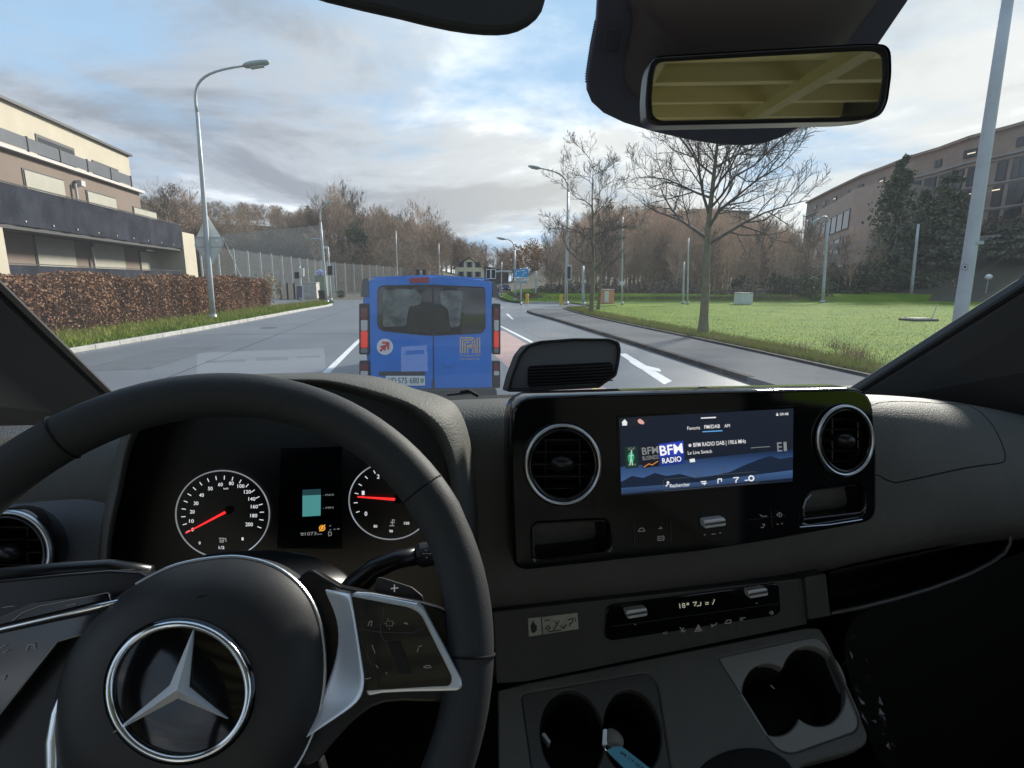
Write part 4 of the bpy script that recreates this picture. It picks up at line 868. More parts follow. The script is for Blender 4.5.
for px, py, dep, lb in ((397.5, 232, 70, 'thin lamp mast above the left part of the blue van roof'), (439.5, 244, 80, 'thin mast above the middle of the blue van roof'), (501.5, 262, 62, 'short thin mast just left of the blue direction sign')):
    x, y = pxd(px, dep); pole('mast', lb, 'mast', (x, y, 0), (x, y, topz(px, py, dep)), .09, .06, M_galv)
x, y = pxd(421, 62); t = pole('traffic_light', 'small signal head seen just above the roof of the blue van', 'traffic light', (x, y, 0), (x, y, topz(421, 271, 62)), .06, .06, M_galv)
for k in (-.55, .2): bx('signal_head', (x+k, y-.2, topz(421, 276, 62)), (x+k+.4, y+.1, topz(421, 269.5, 62)), M_rubber, t)

# ------------------------------------------------------------------ parked / passing cars far off
def car(px, py, label, colr, s=1.0, rz=0):
    x, y, z = at(px, py, .01); t = thing('car', label, 'car', (x, y, 0)); M_c = mat('car_paint_%d' % int(px), colr, .3, coat=.5); L0 = np.array([x, y, 0]); W2 = .88*s
    prof = [(-2.1, .35), (-2.1, .85), (-1.9, 1.0), (-1.2, 1.05), (-.75, 1.45), (1.1, 1.48), (1.75, 1.05), (2.1, .95), (2.15, .4)]
    V = [L0+np.array([sx*W2*(.8 if q[1] > 1.2 else 1), q[0], q[1]]) for sx in (-1, 1) for q in prof]; n = len(prof)
    mesh('body', V, [tuple(range(n)), tuple(range(2*n-1, n-1, -1))]+[(i, n+i, n+(i+1) % n, (i+1) % n) for i in range(n)], M_c, t, bevel=.06)
    for yy, zz0, y2, zz1 in ((-1.15, 1.1, -.82, 1.4), (1.68, 1.12, 1.2, 1.42)):
        V = [L0+np.array([-.68, yy-.05*np.sign(-yy), zz0]), L0+np.array([.68, yy-.05*np.sign(-yy), zz0]), L0+np.array([.6, y2-.05, zz1]), L0+np.array([-.6, y2-.05, zz1])]; mesh('window', V, [(0, 1, 2, 3)], M_gd, t, solid=.04)
    for sx in (-1, 1):
        for yy in (-1.35, 1.35):
            mb = MB(); mb.tube([L0+np.array([sx*.72, yy, .33]), L0+np.array([sx*.93, yy, .33])], .33, 14); w = mb.build('wheel', M_rubber, t); mb = MB(); mb.tube([L0+np.array([sx*.90, yy, .33]), L0+np.array([sx*.945, yy, .33])], .19, 12); mb.build('rim', M_satin, w)
        mb = MB(); mb.box(L0+np.array([sx*.6-.2, -2.14, .65]), L0+np.array([sx*.6+.2, -2.08, .82])); mb.build('headlight', mat('headlight', (.8, .8, .75), .2), t)
car(504, 292.2, 'dark blue car coming towards the junction beyond the van', (.02, .03, .09))
t_ = None
# white vans/cars behind the direction sign
car(526, 290.6, 'small pale car passing on the far road behind the blue sign', (.55, .55, .55))

# =================================================================== BLUE VAN AHEAD
VY = 8.0; vb = (0.285, VY+2.5, 0)
M_blue = mat('van_blue_paint', (.003, .17, .60), .35, coat=.5, var=.05, vscale=2)
M_vglass = mat('van_rear_glass', (.010, .013, .014), .05, spec=.7, coat=.5)
M_vplast = mat('van_grey_plastic', (.05, .052, .055), .6)
bv = thing('blue_van', 'blue passenger van standing ahead in our lane with stickers on its rear doors', 'van', vb)
vx = vb[0]
prof = [(.30, .86), (.55, .93), (1.0, .965), (1.35, .968), (1.6, .962), (1.80, .935), (1.88, .89), (1.94, .78), (1.968, .5), (1.98, 0)]   # z, half width
half = [(w, z) for z, w in prof]; ring = [(w, z) for w, z in half]+[(-w, z) for w, z in half[:-1][::-1]]
def vring(y, s, dz): return [(vx+w*s, y, .3+(z-.3)*dz) for w, z in ring]
V = []; stations = [(VY+.03, .985, .99), (VY+.09, 1, 1), (VY+1.5, 1, 1.0), (VY+3.2, 1, .995), (VY+3.75, .97, .93), (VY+4.3, .94, .60), (VY+4.9, .88, .48), (VY+5.05, .8, .42)]
for s_ in stations: V += vring(*s_)
k = len(ring); F = [(i*k+j, i*k+(j+1) % k, (i+1)*k+(j+1) % k, (i+1)*k+j) for i in range(len(stations)-1) for j in range(k)]+[tuple(range(k))[::-1], tuple(range((len(stations)-1)*k, len(stations)*k))]
o = mesh('body', V, F, M_blue, bv, smooth=True, bevel=.03)
# wheels
for sx in (-.82, .82):
    for yy in (VY+.95, VY+4.1):
        mb = MB(); mb.tube([(vx+sx-.11, yy, .33), (vx+sx+.11, yy, .33)], .335, 24); w = mb.build('wheel', M_rubber, bv, bevel=.03); mb = MB(); mb.tube([(vx+sx-.118, yy, .33), (vx+sx+.118, yy, .33)], .2, 18); mb.build('rim', M_satin, w)
plV = planeN((vx, VY, 1.2), (0, -1, .03))
def vp(name, pts, off, th, m, par=bv, bevel=0): return plate(name, pts, shift(plV, off), th, m, par, bevel)
# two rear door skins with a seam between them
ld = vp('rear_door', round_px([(369, 279.5), (431.9, 276.6), (433.2, 391), (371, 391)], 4), .012, .03, M_blue, bv, .006)
rd = vp('rear_door', round_px([(433.1, 276.6), (492, 281), (491.5, 391), (434.4, 391)], 4), .012, .03, M_blue, bv, .006)
gl = [(377.5, 285.3), (432.1, 284.6), (433.6, 335.8), (420, 335), (384, 331.2), (379, 329), (377.2, 323)]
gr = [(432.7, 284.6), (484.0, 287), (485.2, 290), (485.6, 326), (484.5, 331), (480.5, 333.2), (470, 334), (434.2, 335.8)]
for dd, g, r_ in ((ld, gl, [7, 0, 0, 4, 6, 5, 5]), (rd, gr, [0, 7, 3, 3, 5, 6, 4, 0])):
    vp('window', round_px(g, r_), .020, .006, M_rubber, dd)
    c = np.mean(np.array(g), 0); vp('pane', round_px([tuple(c+(np.array(q)-c)*np.array([.985, .955])) for q in g], r_), .024, .003, M_vglass, dd)
# daylight seen through the glass is painted on it as pale patches, seats dark
M_thru = mat('tinted_daylight', (.05, .06, .055), .12, col2=(.20, .22, .20), vscale=5, coat=.4); M_thru2 = mat('tinted_seat', (.015, .017, .012), .2, var=.5, vscale=6, coat=.4)
vp('seat_row', round_px([(407, 332), (410, 309), (415, 306), (442, 307), (446, 312), (450, 332)], 2), .0255, .001, M_thru2, ld)
vp('painted_daylight', round_px([(383, 327), (383, 290), (415, 289), (422, 296), (421, 304), (409, 307), (406, 326)], 3), .0252, .001, M_thru, ld)
vp('painted_daylight', round_px([(441, 304), (440, 292), (446, 290), (463, 291), (460, 326), (450, 328), (448, 309)], 3), .0252, .001, M_thru, rd)
# handles and trim
M_w = mat('white_plastic', (.7, .7, .7), .5)
vp('handle', round_px([(444, 363.2), (453, 362.4), (453, 366.2), (444, 367)], 1.2), .035, .02, M_blue, rd, .003)
vp('step_strip', round_px([(379, 371.5), (425, 371.5), (425, 375.6), (379, 375.6)], 1), .03, .03, M_vplast, ld, .004)
vp('door_crease', [(371, 363.0), (432, 362.2), (432, 363.2), (371, 364.2)], .016, .004, M_blue, ld); vp('door_crease', [(435, 362.2), (491, 364.0), (491, 365.2), (435, 363.4)], .016, .004, M_blue, rd)
vp('lock_bar', round_px([(431.6, 380), (434.4, 380), (434.4, 389), (431.6, 389)], .6), .022, .008, M_vplast, rd)
vp('bumper', round_px([(364, 390), (497, 388), (499, 440), (362, 440)], 4), .08, .16, M_vplast, bv, .02)
# brake light on the roof edge
b3 = vp('brake_light', round_px([(410, 277.8), (429, 277.2), (429.3, 282.4), (410, 283)], 1.8), .035, .04, mat('brake_red', (.32, .02, .03), .3, coat=.5), bv, .003)
# rear lamps
M_lr = mat('lamp_red_dark', (.16, .012, .015), .2, coat=.6); M_lrb = mat('lamp_red_lit', (.5, .03, .012), .25, coat=.4, emit=(1, .04, .015), estr=.16); M_lw = mat('lamp_white', (.55, .5, .48), .2, coat=.6); M_lp = mat('lamp_housing', (.018, .018, .02), .4)
for sgn, xa, xb in ((-1, 359.0, 369.3), (1, 492.5, 500.6)):
    def seg(name, y0, y1, m, par, off=.03, ins=.8, th=.09): 
        return vp(name, round_px([(xa+ins, y0), (xb-ins, y0), (xb-ins, y1), (xa+ins, y1)], 1.3), off, th, m, par, .004)
    h = seg('tail_lamp', 303.5, 354.5, M_lp, bv, .015, .1, .12)
    for y0, y1, m in ((308, 319.5, M_lr), (320, 330.8, M_lw), (331.2, 347.8, M_lrb), (348.4, 353, mat('lamp_grey', (.2, .19, .18), .4))): seg('lens', y0, y1, m, h, .035, 1.8, .1)
    h = seg('lower_lamp', 361.0, 388, M_lp, bv, .015, .3, .12)
    for y0, y1, m in ((363.5, 370.6, M_lr), (371, 375.4, M_lw)): seg('lens', y0, y1, m, h, .035, 1.4, .1)
    p = [(362.5, 279), (368.5, 277.5), (369, 296.5), (360.6, 297)] if sgn < 0 else [(492.5, 281), (496, 282), (500, 297.5), (493, 297.5)]
    vp('corner_trim', round_px(p, 1), .004, .12, mat('vent_grey', (.09, .095, .10), .6), bv)
# number plate
npl = vp('number_plate', round_px([(385.6, 375.9), (425, 375.9), (425, 385.6), (385.6, 385.6)], 1), .045, .012, mat('plate_white2', (.68, .69, .68), .4), bv, .002)
pp = shift(plV, .047)
text('plate_lettering', 'VD', (388.5, 383.4), (396.2, 383.4), 5.8, pp, M_darkf, npl, bold=0.0035); text('plate_lettering', '575 680', (398, 383.4), (419, 383.4), 5.8, pp, M_darkf, npl, bold=0.0035)
vp('plate_shield', round_px([(420.5, 378.3), (424, 378.3), (424, 381.5), (422.2, 383.6), (420.5, 381.5)], .4), .048, .001, mat('shield_green', (.2, .35, .2), .5), npl)
# round sticker with red arrow
st = vp('round_sticker', ell_px(384.9, 346.8, 8.2, 8.1, 32), .018, .004, mat('sticker_white', (.72, .70, .70), .45), bv)
mb = MB(); strokes(mb, shift(plV, .018), [[(380.5, 350.8), (387.0, 344.6)], [(382.5, 342.6), (388.4, 343.0), (388.2, 349.0)], [(381, 346.8), (384.5, 346.0), (384.8, 350.0)]], 2.2, .002)
mb.build('red_arrow', mat('sticker_red', (.70, .06, .06), .5), st)
# golden company logo : nested strokes of P and I, with two lines of lettering
M_gold = mat('logo_gold', (.66, .43, .22), .45); mb = MB(); pg = shift(plV, .013)
for k_, m_ in enumerate((0, 2.2, 4.4)):
    strokes(mb, pg, [[(460.4+m_, 353), (460.4+m_, 337.8+m_), (472.2-m_*.1, 337.8+m_), (474.6-m_, 339.6+m_*.8), (474.6-m_, 344.6-m_*.4), (473.0-m_, 346.4-m_*.5), (466.8, 346.6-m_*.5)]] if k_ < 2 else [[(464.9, 353), (464.9, 342.4), (469.4, 342.4)]], 1.25, .001)
strokes(mb, pg, [[(475.2, 353), (475.2, 345.5)], [(477.2, 353), (477.2, 337.6)], [(479.6, 353), (479.6, 337.6)], [(472.8, 353), (472.8, 347.4), (467.6, 347.4), (467.6, 353)]], 1.2, .001)
mb.build('logo', M_gold, rd)
mb = MB(); text('', 'Fondation PRI', (460.2, 356.4), (480.2, 356.4), 1.9, pg, None, rd, join=mb); text('', 'mobilité', (460.2, 359.6), (479.4, 359.6), 1.7, pg, None, rd, join=mb); mb.build('logo_lettering', M_gold, rd)
vp('roof_gutter', [(372, 277.0), (431, 274.6), (489, 278.4), (489, 279.8), (431, 276.2), (372, 278.6)], .02, .03, M_blue, bv)

# =================================================================== OUR VAN'S CAB
XL, XR = -.66, 1.36; XC = (XL+XR)/2
cab = thing('van_cab', 'dark cab shell of the van we sit in with pillars framing the windscreen', 'vehicle cab', (XC, 0, .9))
M_shell = mat('cab_lining', (.05, .05, .052), .9, var=.1); M_olive = mat('olive_roof_panel', (.68, .65, .38), .8, col2=(.78, .75, .46), vscale=1.5)
# floor, bulkhead-less cargo space, side walls, cargo openings added to let light in
def slab(name, a, b, m, par=cab): return bx(name, a, b, m, par)
slab('floor', (XL, -3.6, .80), (XR, 1.2, .88), mat('rubber_floor', (.012, .012, .012), .9, spec=.1))
slab('side_wall', (XL-.06, -3.6, .88), (XL, 1.2, 1.60), M_shell); slab('side_wall', (XR, -3.6, .88), (XR+.06, 1.2, 1.60), M_shell)
for x0, x1 in ((XL-.06, XL), (XR, XR+.06)):
    for ya_, yb_ in ((-3.6, -3.4), (-2.15, -2.0), (-.75, -.55)): slab('side_pillar', (x0, ya_, 1.602), (x1, yb_, 2.298), M_shell)
    slab('side_wall', (x0, -3.6, 2.30), (x1, -.62, 2.55), M_shell); slab('door_frame', (x0, -.62, 2.30), (x1, .30, 2.55), M_shell)
slab('door_sill', (XL-.05, .28, 1.603), (XL+.05, .80, 1.70), M_pillar); slab('door_sill', (XR-.05, .28, 1.603), (XR+.05, .80, 1.70), M_pillar)
slab('front_wall', (XL-.06, 1.21, .6), (XR+.06, 1.28, 1.61), M_black)
slab('roof', (XL-.06, -3.6, 2.56), (XR+.06, .26, 2.62), M_head)
slab('headliner', (XL, -.60, 2.49), (XR, .26, 2.555), M_head)
slab('bounce_floor', (XL+.002, -3.595, .885), (XR-.002, -.9, .90), mat('bounce_plywood', (.62, .55, .42), .7, var=.15, vscale=3))  # unseen pale sheet added to bounce light up to the roof
for x0, x1 in ((XL+.003, XL+.02), (XR-.02, XR-.003)): slab('bounce_lining', (x0, -3.59, .905), (x1, -.7, 1.595), mat('bounce_pale', (.62, .60, .52), .7, var=.08))  # pale sheets, out of view, added to throw window light upwards
for i in range(4):
    for x_ in (XL+.35, XC-.3, XC+.3, XR-.35):
        mb = MB(); mb.tube([(x_, -1.0-i*.66, 2.498), (x_, -1.0-i*.66, 2.490)], .03, 12); mb.build('roof_plug', M_black, cab)
for i in range(9): slab('roof_panel', (XL+.03, -3.55+i*.33, 2.50), (XR-.03, -3.55+i*.33+.29, 2.555), M_olive)
for i in range(8): slab('roof_rib', (XL+.03, -3.55+i*.33+.292, 2.44), (XR-.03, -3.55+i*.33+.328, 2.555), mat('rib_steel', (.55, .52, .3), .6))
for x_ in (XL+.45, XC, XR-.45): slab('roof_beam', (x_-.025, -3.55, 2.40), (x_+.025, -.66, 2.438), mat('beam_steel', (.40, .38, .22), .6))
# rear doors with two large windows
slab('rear_door', (XL, -3.66, .88), (XR, -3.6, 1.55), M_shell); slab('rear_door', (XL, -3.66, 2.35), (XR, -3.6, 2.55), M_shell)
for x0, x1 in ((XL, XL+.14), (XC-.06, XC+.06), (XR-.14, XR)): slab('rear_pillar', (x0, -3.658, 1.551), (x1, -3.602, 2.349), M_shell)
# windscreen pillars: line through base and top, thick trim towards the doors
def pillar(bp, tp, yb, yt, sgn):
    Bp, Tp = atY(*bp, yb), atY(*tp, yt); d = Tp-Bp; E0 = Bp-d*.5; E1 = Bp+d*(2.50-Bp[2])/d[2]
    side = XL if sgn < 0 else XR
    ins = np.array([0, -.06, -.005]); V = []
    for q_, e in enumerate((E0, Bp, Tp, E1)):
        side = (XL if sgn < 0 else XR) if q_ < 2 else e[0]+sgn*(.30 if q_ == 2 else .14); side = max(XL, min(XR, side)); V += [e, e+np.array([sgn*.045, -.05, -.012]), np.array([side, e[1]-.20, e[2]-.05]), np.array([side, e[1]+.05, e[2]]), e+np.array([sgn*.02, .06, 0])]
    n = 5; F = [(i*n+j, i*n+(j+1) % n, (i+1)*n+(j+1) % n, (i+1)*n+j) for i in range(3) for j in range(n)]+[tuple(range(n)), tuple(range(3*n, 4*n))]
    o = mesh('windscreen_pillar', V, F, M_pillar, cab, bevel=.004); 
    mb = MB(); mb.tube([E0+np.array([-sgn*.004, .012, 0]), E1+np.array([-sgn*.004, .012, 0])], .0065, 6); mb.build('windscreen_seal', M_rubber, cab); return E0, E1
La = pillar((105, 398), (0, 298), .95, .79, -1)
Ra = pillar((875, 385), (1024, 292), 1.0, .80, 1)
# windscreen glass: mostly clear, faint mirror of the dash top
mg = bpy.data.materials.new('windscreen_glass'); mg.use_nodes = True; tt = mg.node_tree; tt.nodes.remove(tt.nodes['Principled BSDF'])
tr = tt.nodes.new('ShaderNodeBsdfTransparent'); tr.inputs[0].default_value = (.93, .95, .95, 1); gg_ = tt.nodes.new('ShaderNodeBsdfGlossy'); gg_.inputs['Roughness'].default_value = .015; mx = tt.nodes.new('ShaderNodeMixShader'); mx.inputs[0].default_value = .075
tt.links.new(tr.outputs[0], mx.inputs[1]); tt.links.new(gg_.outputs[0], mx.inputs[2]); dv = tt.nodes.new('ShaderNodeBsdfTranslucent'); dv.inputs[0].default_value = (.85, .9, 1, 1); m2 = tt.nodes.new('ShaderNodeMixShader'); m2.inputs[0].default_value = .013
tt.links.new(mx.outputs[0], m2.inputs[1]); tt.links.new(dv.outputs[0], m2.inputs[2]); tt.links.new(m2.outputs[0], tt.nodes['Material Output'].inputs[0])
plW2 = plane3((0, 1.135, 1.60), (1, 1.135, 1.60), (0, .275, 2.52))
WV = [(XL+.1, 1.135, 1.60), (XR-.1, 1.135, 1.60), (XR-.1, .275, 2.52), (XL+.1, .275, 2.52)]
mesh('windscreen', WV, [(0, 1, 2, 3)], mg, cab)

# ------------------------------------------------------------------ sun visor
plVis = planeN(atY(450, 20, .43), (0.0, -1, .35)); sv = thing('sun_visor', 'dark sun visor edge hanging at the top above the steering wheel', 'sun visor', onp(440, 0, plVis))
M_visor = mat('visor_fabric', (.035, .035, .04), .85, bump=.3, bscale=900)
plate('visor_panel', [(250, -120), (262, -28), (300, -12), (325, -4), (362, 5), (400, 13.5)]+[(425, 19.8), (450, 25.2), (470, 28.2), (485, 29.6), (499, 29.8), (510, 28.8), (520, 26), (530, 21), (538, 14.5), (543, 7), (546, -3), (548, -20), (552, -120)], plVis, .008, M_visor, sv, .004)
mb = MB(); a = onp(548, -112, plVis); b = onp(255, -112, plVis); mb.tube([a+np.array([.02, 0, .01]), b-np.array([.02, 0, -.01])], .006, 8); mb.build('hinge_rod', M_black, sv)
# ------------------------------------------------------------------ mirror foot / sensor housing on the windscreen
plH = shift(plW2, .012); sh = thing('sensor_housing', 'dark blue black sensor housing on the windscreen behind the rear view mirror', 'sensor housing', onp(740, 60, plH))
M_frit = mat('housing_plastic', (.10, .11, .17), .55, bump=.2, bscale=900)
hout = [(600, -30), (597, 20), (592, 45), (587.5, 75), (587.5, 92), (592, 103), (604, 114), (625, 124), (655, 133), (690, 141), (720, 145.5), (745, 146.5), (765, 144), (782, 138), (800, 128), (830, 100), (878, 46), (908, 2), (925, -30)]
plate('housing_body', hout, plH, .010, M_frit, sh, .003)
inner = [(640, -40), (632, 20), (624, 60), (626, 84), (640, 100), (680, 116), (720, 125), (760, 122), (800, 100), (850, 40), (880, -40)]
dome('cover', smooth_px(inner, 4), shift(plH, .001), .03, mat('cover_plastic', (.10, .08, .09), .5, bump=.2, bscale=900), sh, power=4)
mb = MB()
dots = [(596.5-2.2+i*-.235, 22+i*2.6) for i in range(24)]+[(588+i*2.6, 99+i*1.5) for i in range(3)]
for i, (x, y) in enumerate(dots[:24]):
    x = float(np.interp(y, [20, 45, 75, 92], [595.5, 590.5, 586, 586])); c = ell_px(x, y, .9, .9, 8); V, F_ = prism([onp(*p, shift(plH, -.004)) for p in c], plH[1], .001); mb.add(V, F_)
mb.build('frit_dots', M_black, sh)
frame('label_window', round_px([(605, 32), (622, 33), (619, 54), (603, 53)], 2), round_px([(606.3, 33.4), (620.5, 34.3), (617.8, 52.8), (604.5, 51.8)], 2), shift(plH, .004), .003, mat('label_grey', (.10, .10, .13), .6), sh)
# ------------------------------------------------------------------ rear view mirror
mc = atY(770, 88, .42); rd_ = ray(770, 88); rd_ = rd_/np.linalg.norm(rd_); want = np.array([.30, -1, .215]); want /= np.linalg.norm(want)
mn = want-rd_; plM = planeN(mc, mn)
rm = thing('rear_view_mirror', 'black framed rear view mirror reflecting the olive roof of the van', 'mirror', mc)
fo = round_px([(653, 57), (862, 44.5), (889, 45), (890, 74), (886, 104), (878, 118), (850, 121.5), (655, 125.5), (647, 120), (645.5, 100), (648, 72)], [14, 10, 12, 8, 10, 8, 10, 9, 8, 10, 10])
fi = []; c = np.mean(np.array(fo), 0)
for q in fo:
    v = np.array(q)-c; fi.append(tuple(c+np.array([v[0]*(1-5.5/120), v[1]*(1-5.2/40)])))
frame('mirror_frame', fo, fi, plM, .02, M_gloss2, rm, .0015)
dome('mirror_shell', fo, shift(plM, -.020), -.03, M_gloss2, rm, power=3, skirt=-.002)
plate('mirror_glass', fi, shift(plM, -.002), .003, mat('mirror_silver', (.93, .93, .84), .02, 1), rm)
mb = MB(); q = onp(745, 92, shift(plM, -.03)); mb.tube([q, onp(740, 78, plH)], [.012, .02], 12); mb.build('mirror_stem', M_gloss2, rm)

# =================================================================== DASHBOARD
dash = thing('dashboard', 'dark textured dashboard with screen, round vents and instrument cluster', 'dashboard', (.4, .8, 1.4))
def W3(x, y, z): return (x, y, z, 0)
rows = [
 [W3(XL, 1.2, 1.56), W3(-.2, 1.2, 1.56), W3(.15, 1.2, 1.56), W3(.45, 1.2, 1.56), W3(.8, 1.2, 1.56), W3(1.1, 1.2, 1.56), W3(XR, 1.2, 1.55)],
 [W3(XL, .98, 1.63), W3(-.2, .98, 1.655), W3(.15, .98, 1.665), W3(.45, .98, 1.665), W3(.8, .98, 1.66), W3(1.1, .98, 1.63), W3(XR, .98, 1.60)],
 [(-180, 440, .80), (460, 396, .80), (510, 393, .80), (700, 391, .80), (868, 389.5, .80), (985, 397, .80), (1110, 428, .8)],
 [(-200, 480, .68), (456, 405, .68), (508, 403, .68), (700, 400, .68), (873, 397, .68), (1000, 416, .68), (1120, 470, .7)],
 [(-200, 560, .64), (462, 440, .65), (508, 440, .65), (700, 440, .65), (878, 430, .65), (1012, 440, .64), (1130, 500, .66)],
 [(-200, 620, .64), (474, 520, .64), (506, 520, .64), (700, 505, .64), (880, 480, .625), (1020, 476, .60), (1130, 520, .62)],
 [(-200, 660, .64), (488, 590, .63), (512, 588, .63), (700, 569, .63), (840, 553, .615), (1022, 512, .59), (1130, 540, .60)],
 [(-200, 690, .64), (490, 606, .64), (515, 604, .64), (700, 585, .64), (836, 566, .63), (1024, 524, .605), (1130, 552, .62)],
 [(-200, 720, .70), (493, 616, .70), (520, 614, .70), (700, 592, .70), (836, 570, .70), (1020, 530, .70), (1130, 556, .70)],
]
gridsurf('dash_body', rows, M_dash, dash, 3)
# airbag lid seam and raised lid on the passenger side
def seamtube(name, pts, par, r=.0012, m=M_black): mb = MB(); mb.tube(pts, r, 5); return mb.build(name, m, par)
plB = plane3(atY(880, 400, .665), atY(1000, 430, .65), atY(890, 476, .622))
lid = [(868, 407), (950, 404), (975, 409), (992, 425), (1003, 447), (1005, 458), (1000, 463), (965, 468), (905, 481), (893, 482), (880, 476), (868, 466)]
bpy.context.view_layer.update(); _dg = bpy.context.evaluated_depsgraph_get(); _ob = next(o for o in COL.objects if o.name == 'dash_body').evaluated_get(_dg)
P = []; _o = Vector(CAM)-Vector(dash.location)
for q in smooth_px(lid, 6):
    hit, loc, nor, fi_ = _ob.ray_cast(_o, Vector(ray(*q)).normalized())
    if hit: P.append(np.array(loc+Vector(dash.location)+nor*.0002))
print('LID', len(P)); seamtube('airbag_seam', P+P[:1], dash, .0011)
# ---- defroster strip at the windscreen foot
bx('defroster_strip', (-.15, .985, 1.668), (.95, 1.03, 1.672), M_black, dash)
# ---- gloss black media console
plC = planeN(atY(690, 480, .598), (0, -1, .06))
cons = round_px([(511, 397), (700, 391.5), (872, 387.5), (877, 450), (877, 521), (770, 541), (700, 552), (524, 571), (514, 566), (510, 470)], [26, 1, 24, 1, 14, 1, 1, 10, 12, 1])
lrec = round_px([(533, 524), (607, 520), (610, 552), (534, 561)], 7)
rrec = round_px([(808, 491), (862, 484), (865, 514), (802, 524), (802, 508)], 8)
holed('media_console', cons, [lrec, rrec, ell_px(562.8, 464.7, 36, 39), ell_px(845, 440.5, 27, 34)], plC, .04, M_gloss, dash, .004)
def cup(name, outline, pl, depth, m, par, taper=.9):
    P = [onp(*p, pl) for p in outline]; c = np.mean(P, 0); k = len(P); Q = [c+(p-c)*taper-pl[1]*depth for p in P]; V = P+Q
    F_ = [(i, (i+1) % k, k+(i+1) % k, k+i) for i in range(k)]+[tuple(range(k, 2*k))]; return mesh(name, V, F_, m, par, solid=.002)
cup('storage_pocket', lrec, shift(plC, -.005), .05, M_gloss2, dash); cup('storage_pocket', rrec, shift(plC, -.005), .05, M_gloss2, dash)
plate('pocket_lip', [(803, 518.5), (862, 511.5), (862, 514.5), (803, 522)], shift(plC, .001), .012, M_gloss, dash, .002); mb = MB(); mb.tube([onp(x, y, shift(plC, .003)) for x, y in ((800, 527), (830, 524.5), (862, 519.5))], .0009, 5); mb.build('pocket_trim', M_satin, dash)
mb = MB(); mb.tube([onp(x, y, shift(plC, .002)) for x, y in ((804, 517), (803.5, 508), (806, 500), (811, 495))], .0012, 5); mb.build('pocket_trim', M_satin, dash)
# vents
def vent(cx, cy, rx, ry, pl, par, knobdx=0, knobdy=0):
    cup('vent_throat', ell_px(cx, cy, rx*.93, ry*.93), shift(pl, -.004), .035, M_black, par, .85)
    mbv = MB(); P = [onp(*p, shift(pl, .004)) for p in ell_px(cx, cy, rx*.965, ry*.965, 56)]; mbv.tube(P, .0028, 10, closed=True); v = mbv.build('vent_ring', M_satin, par, smooth=True)
    mbv = MB(); P = [onp(*p, shift(pl, -.002)) for p in ell_px(cx, cy, rx*.87, ry*.87, 48)]; mbv.tube(P, .0035, 8, closed=True); mbv.build('inner_ring', M_gloss, v, smooth=True)
    for f_ in (-.6, -.3, 0, .3, .6):
        w_ = sqrt(1-f_*f_)*.86; A_, B_ = onp(cx-rx*w_, cy+ry*f_, shift(pl, -.014)), onp(cx+rx*w_, cy+ry*f_, shift(pl, -.014)); mbv = MB(); mbv.obox(A_, B_-A_, np.array([0, .015, .003]), np.array([0, 0, .0015])); mbv.build('vent_louvre', M_gloss2, v)
    for f_ in (-.45, .45):
        w_ = sqrt(1-f_*f_)*.84; A_, B_ = onp(cx+rx*f_, cy-ry*w_, shift(pl, -.018)), onp(cx+rx*f_, cy+ry*w_, shift(pl, -.018)); mbv = MB(); mbv.tube([A_, B_], .0016, 6); mbv.build('vent_fin', M_gloss2, v)
    dome('vent_knob', ell_px(cx+knobdx, cy+knobdy, rx*.32, ry*.22, 24), shift(pl, -.004), .008, M_gloss2, v)
vent(562.8, 464.7, 38, 40.5, plC, dash, 0, -1); vent(845, 440.5, 28.5, 35.5, plC, dash, 2, 0)
# screen
plS2 = shift(plC, .0015); scr = plate('screen', round_px([(617, 416.5), (797, 406), (795.5, 484.5), (619.5, 498.5)], 2), plS2, .003, mat('screen_bezel', (.003, .003, .004), .05, spec=.5), dash)
disp = plate('display', [(619.5, 418), (793.5, 408.5), (792.5, 481.5), (621.5, 495.5)], shift(plC, .0022), .0005, emis('display_black', (.006, .010, .022), 1), scr)
def grad_mat(name, stops, axis='Z'):
    m = bpy.data.materials.new(name); m.use_nodes = True; t = m.node_tree; b = t.nodes['Principled BSDF']; b.inputs['Base Color'].default_value = (.01, .01, .01, 1); b.inputs['Roughness'].default_value = .2
    c = t.nodes.new('ShaderNodeTexCoord'); s = t.nodes.new('ShaderNodeSeparateXYZ'); r = t.nodes.new('ShaderNodeValToRGB'); t.links.new(c.outputs['Generated'], s.inputs[0]); t.links.new(s.outputs[{'X': 0, 'Z': 2}[axis]], r.inputs[0]); t.links.new(r.outputs[0], b.inputs['Emission Color'])
    e = r.color_ramp.elements
    while len(e) < len(stops): e.new(.5)
    for k_, (p, cc) in enumerate(stops): e[k_].position = p; e[k_].color = (*cc, 1)
    b.inputs['Emission Strength'].default_value = .42; return m
def sc(name, pts, off, m, par=scr): return plate(name, pts, shift(plC, .0022+off), .0002, m, par)
sc('wallpaper_sky', [(620.6, 467), (793, 449), (792.6, 478), (621.4, 494)], .0003, grad_mat('screen_sky', [(0, (.02, .04, .10)), (.35, (.05, .11, .25)), (.7, (.03, .07, .18)), (1, (.008, .018, .05))]))
sc('wallpaper_hills', [(621, 482), (632, 476), (643, 478), (655, 473), (666, 476), (680, 474), (695, 478), (712, 476), (730, 472), (745, 465), (758, 460), (770, 456), (780, 459), (793, 457), (792.8, 470), (700, 482), (621.2, 488)], .0005, emis('screen_hills', (.006, .014, .035), 1))
sc('tab_bar', [(618.8, 419), (650, 417), (646, 424.5), (619, 427)], .0004, emis('screen_tab', (.01, .012, .02), 1))
sc('tab_marker', [(701, 417.6), (716, 416.8), (716, 418), (701, 418.7)], .0005, M_white_e)
sc('tab_underline', [(702.5, 431.4), (722.5, 430.2), (722.5, 431.2), (702.5, 432.3)], .0005, emis('tab_blue', (.15, .45, .9), .9))
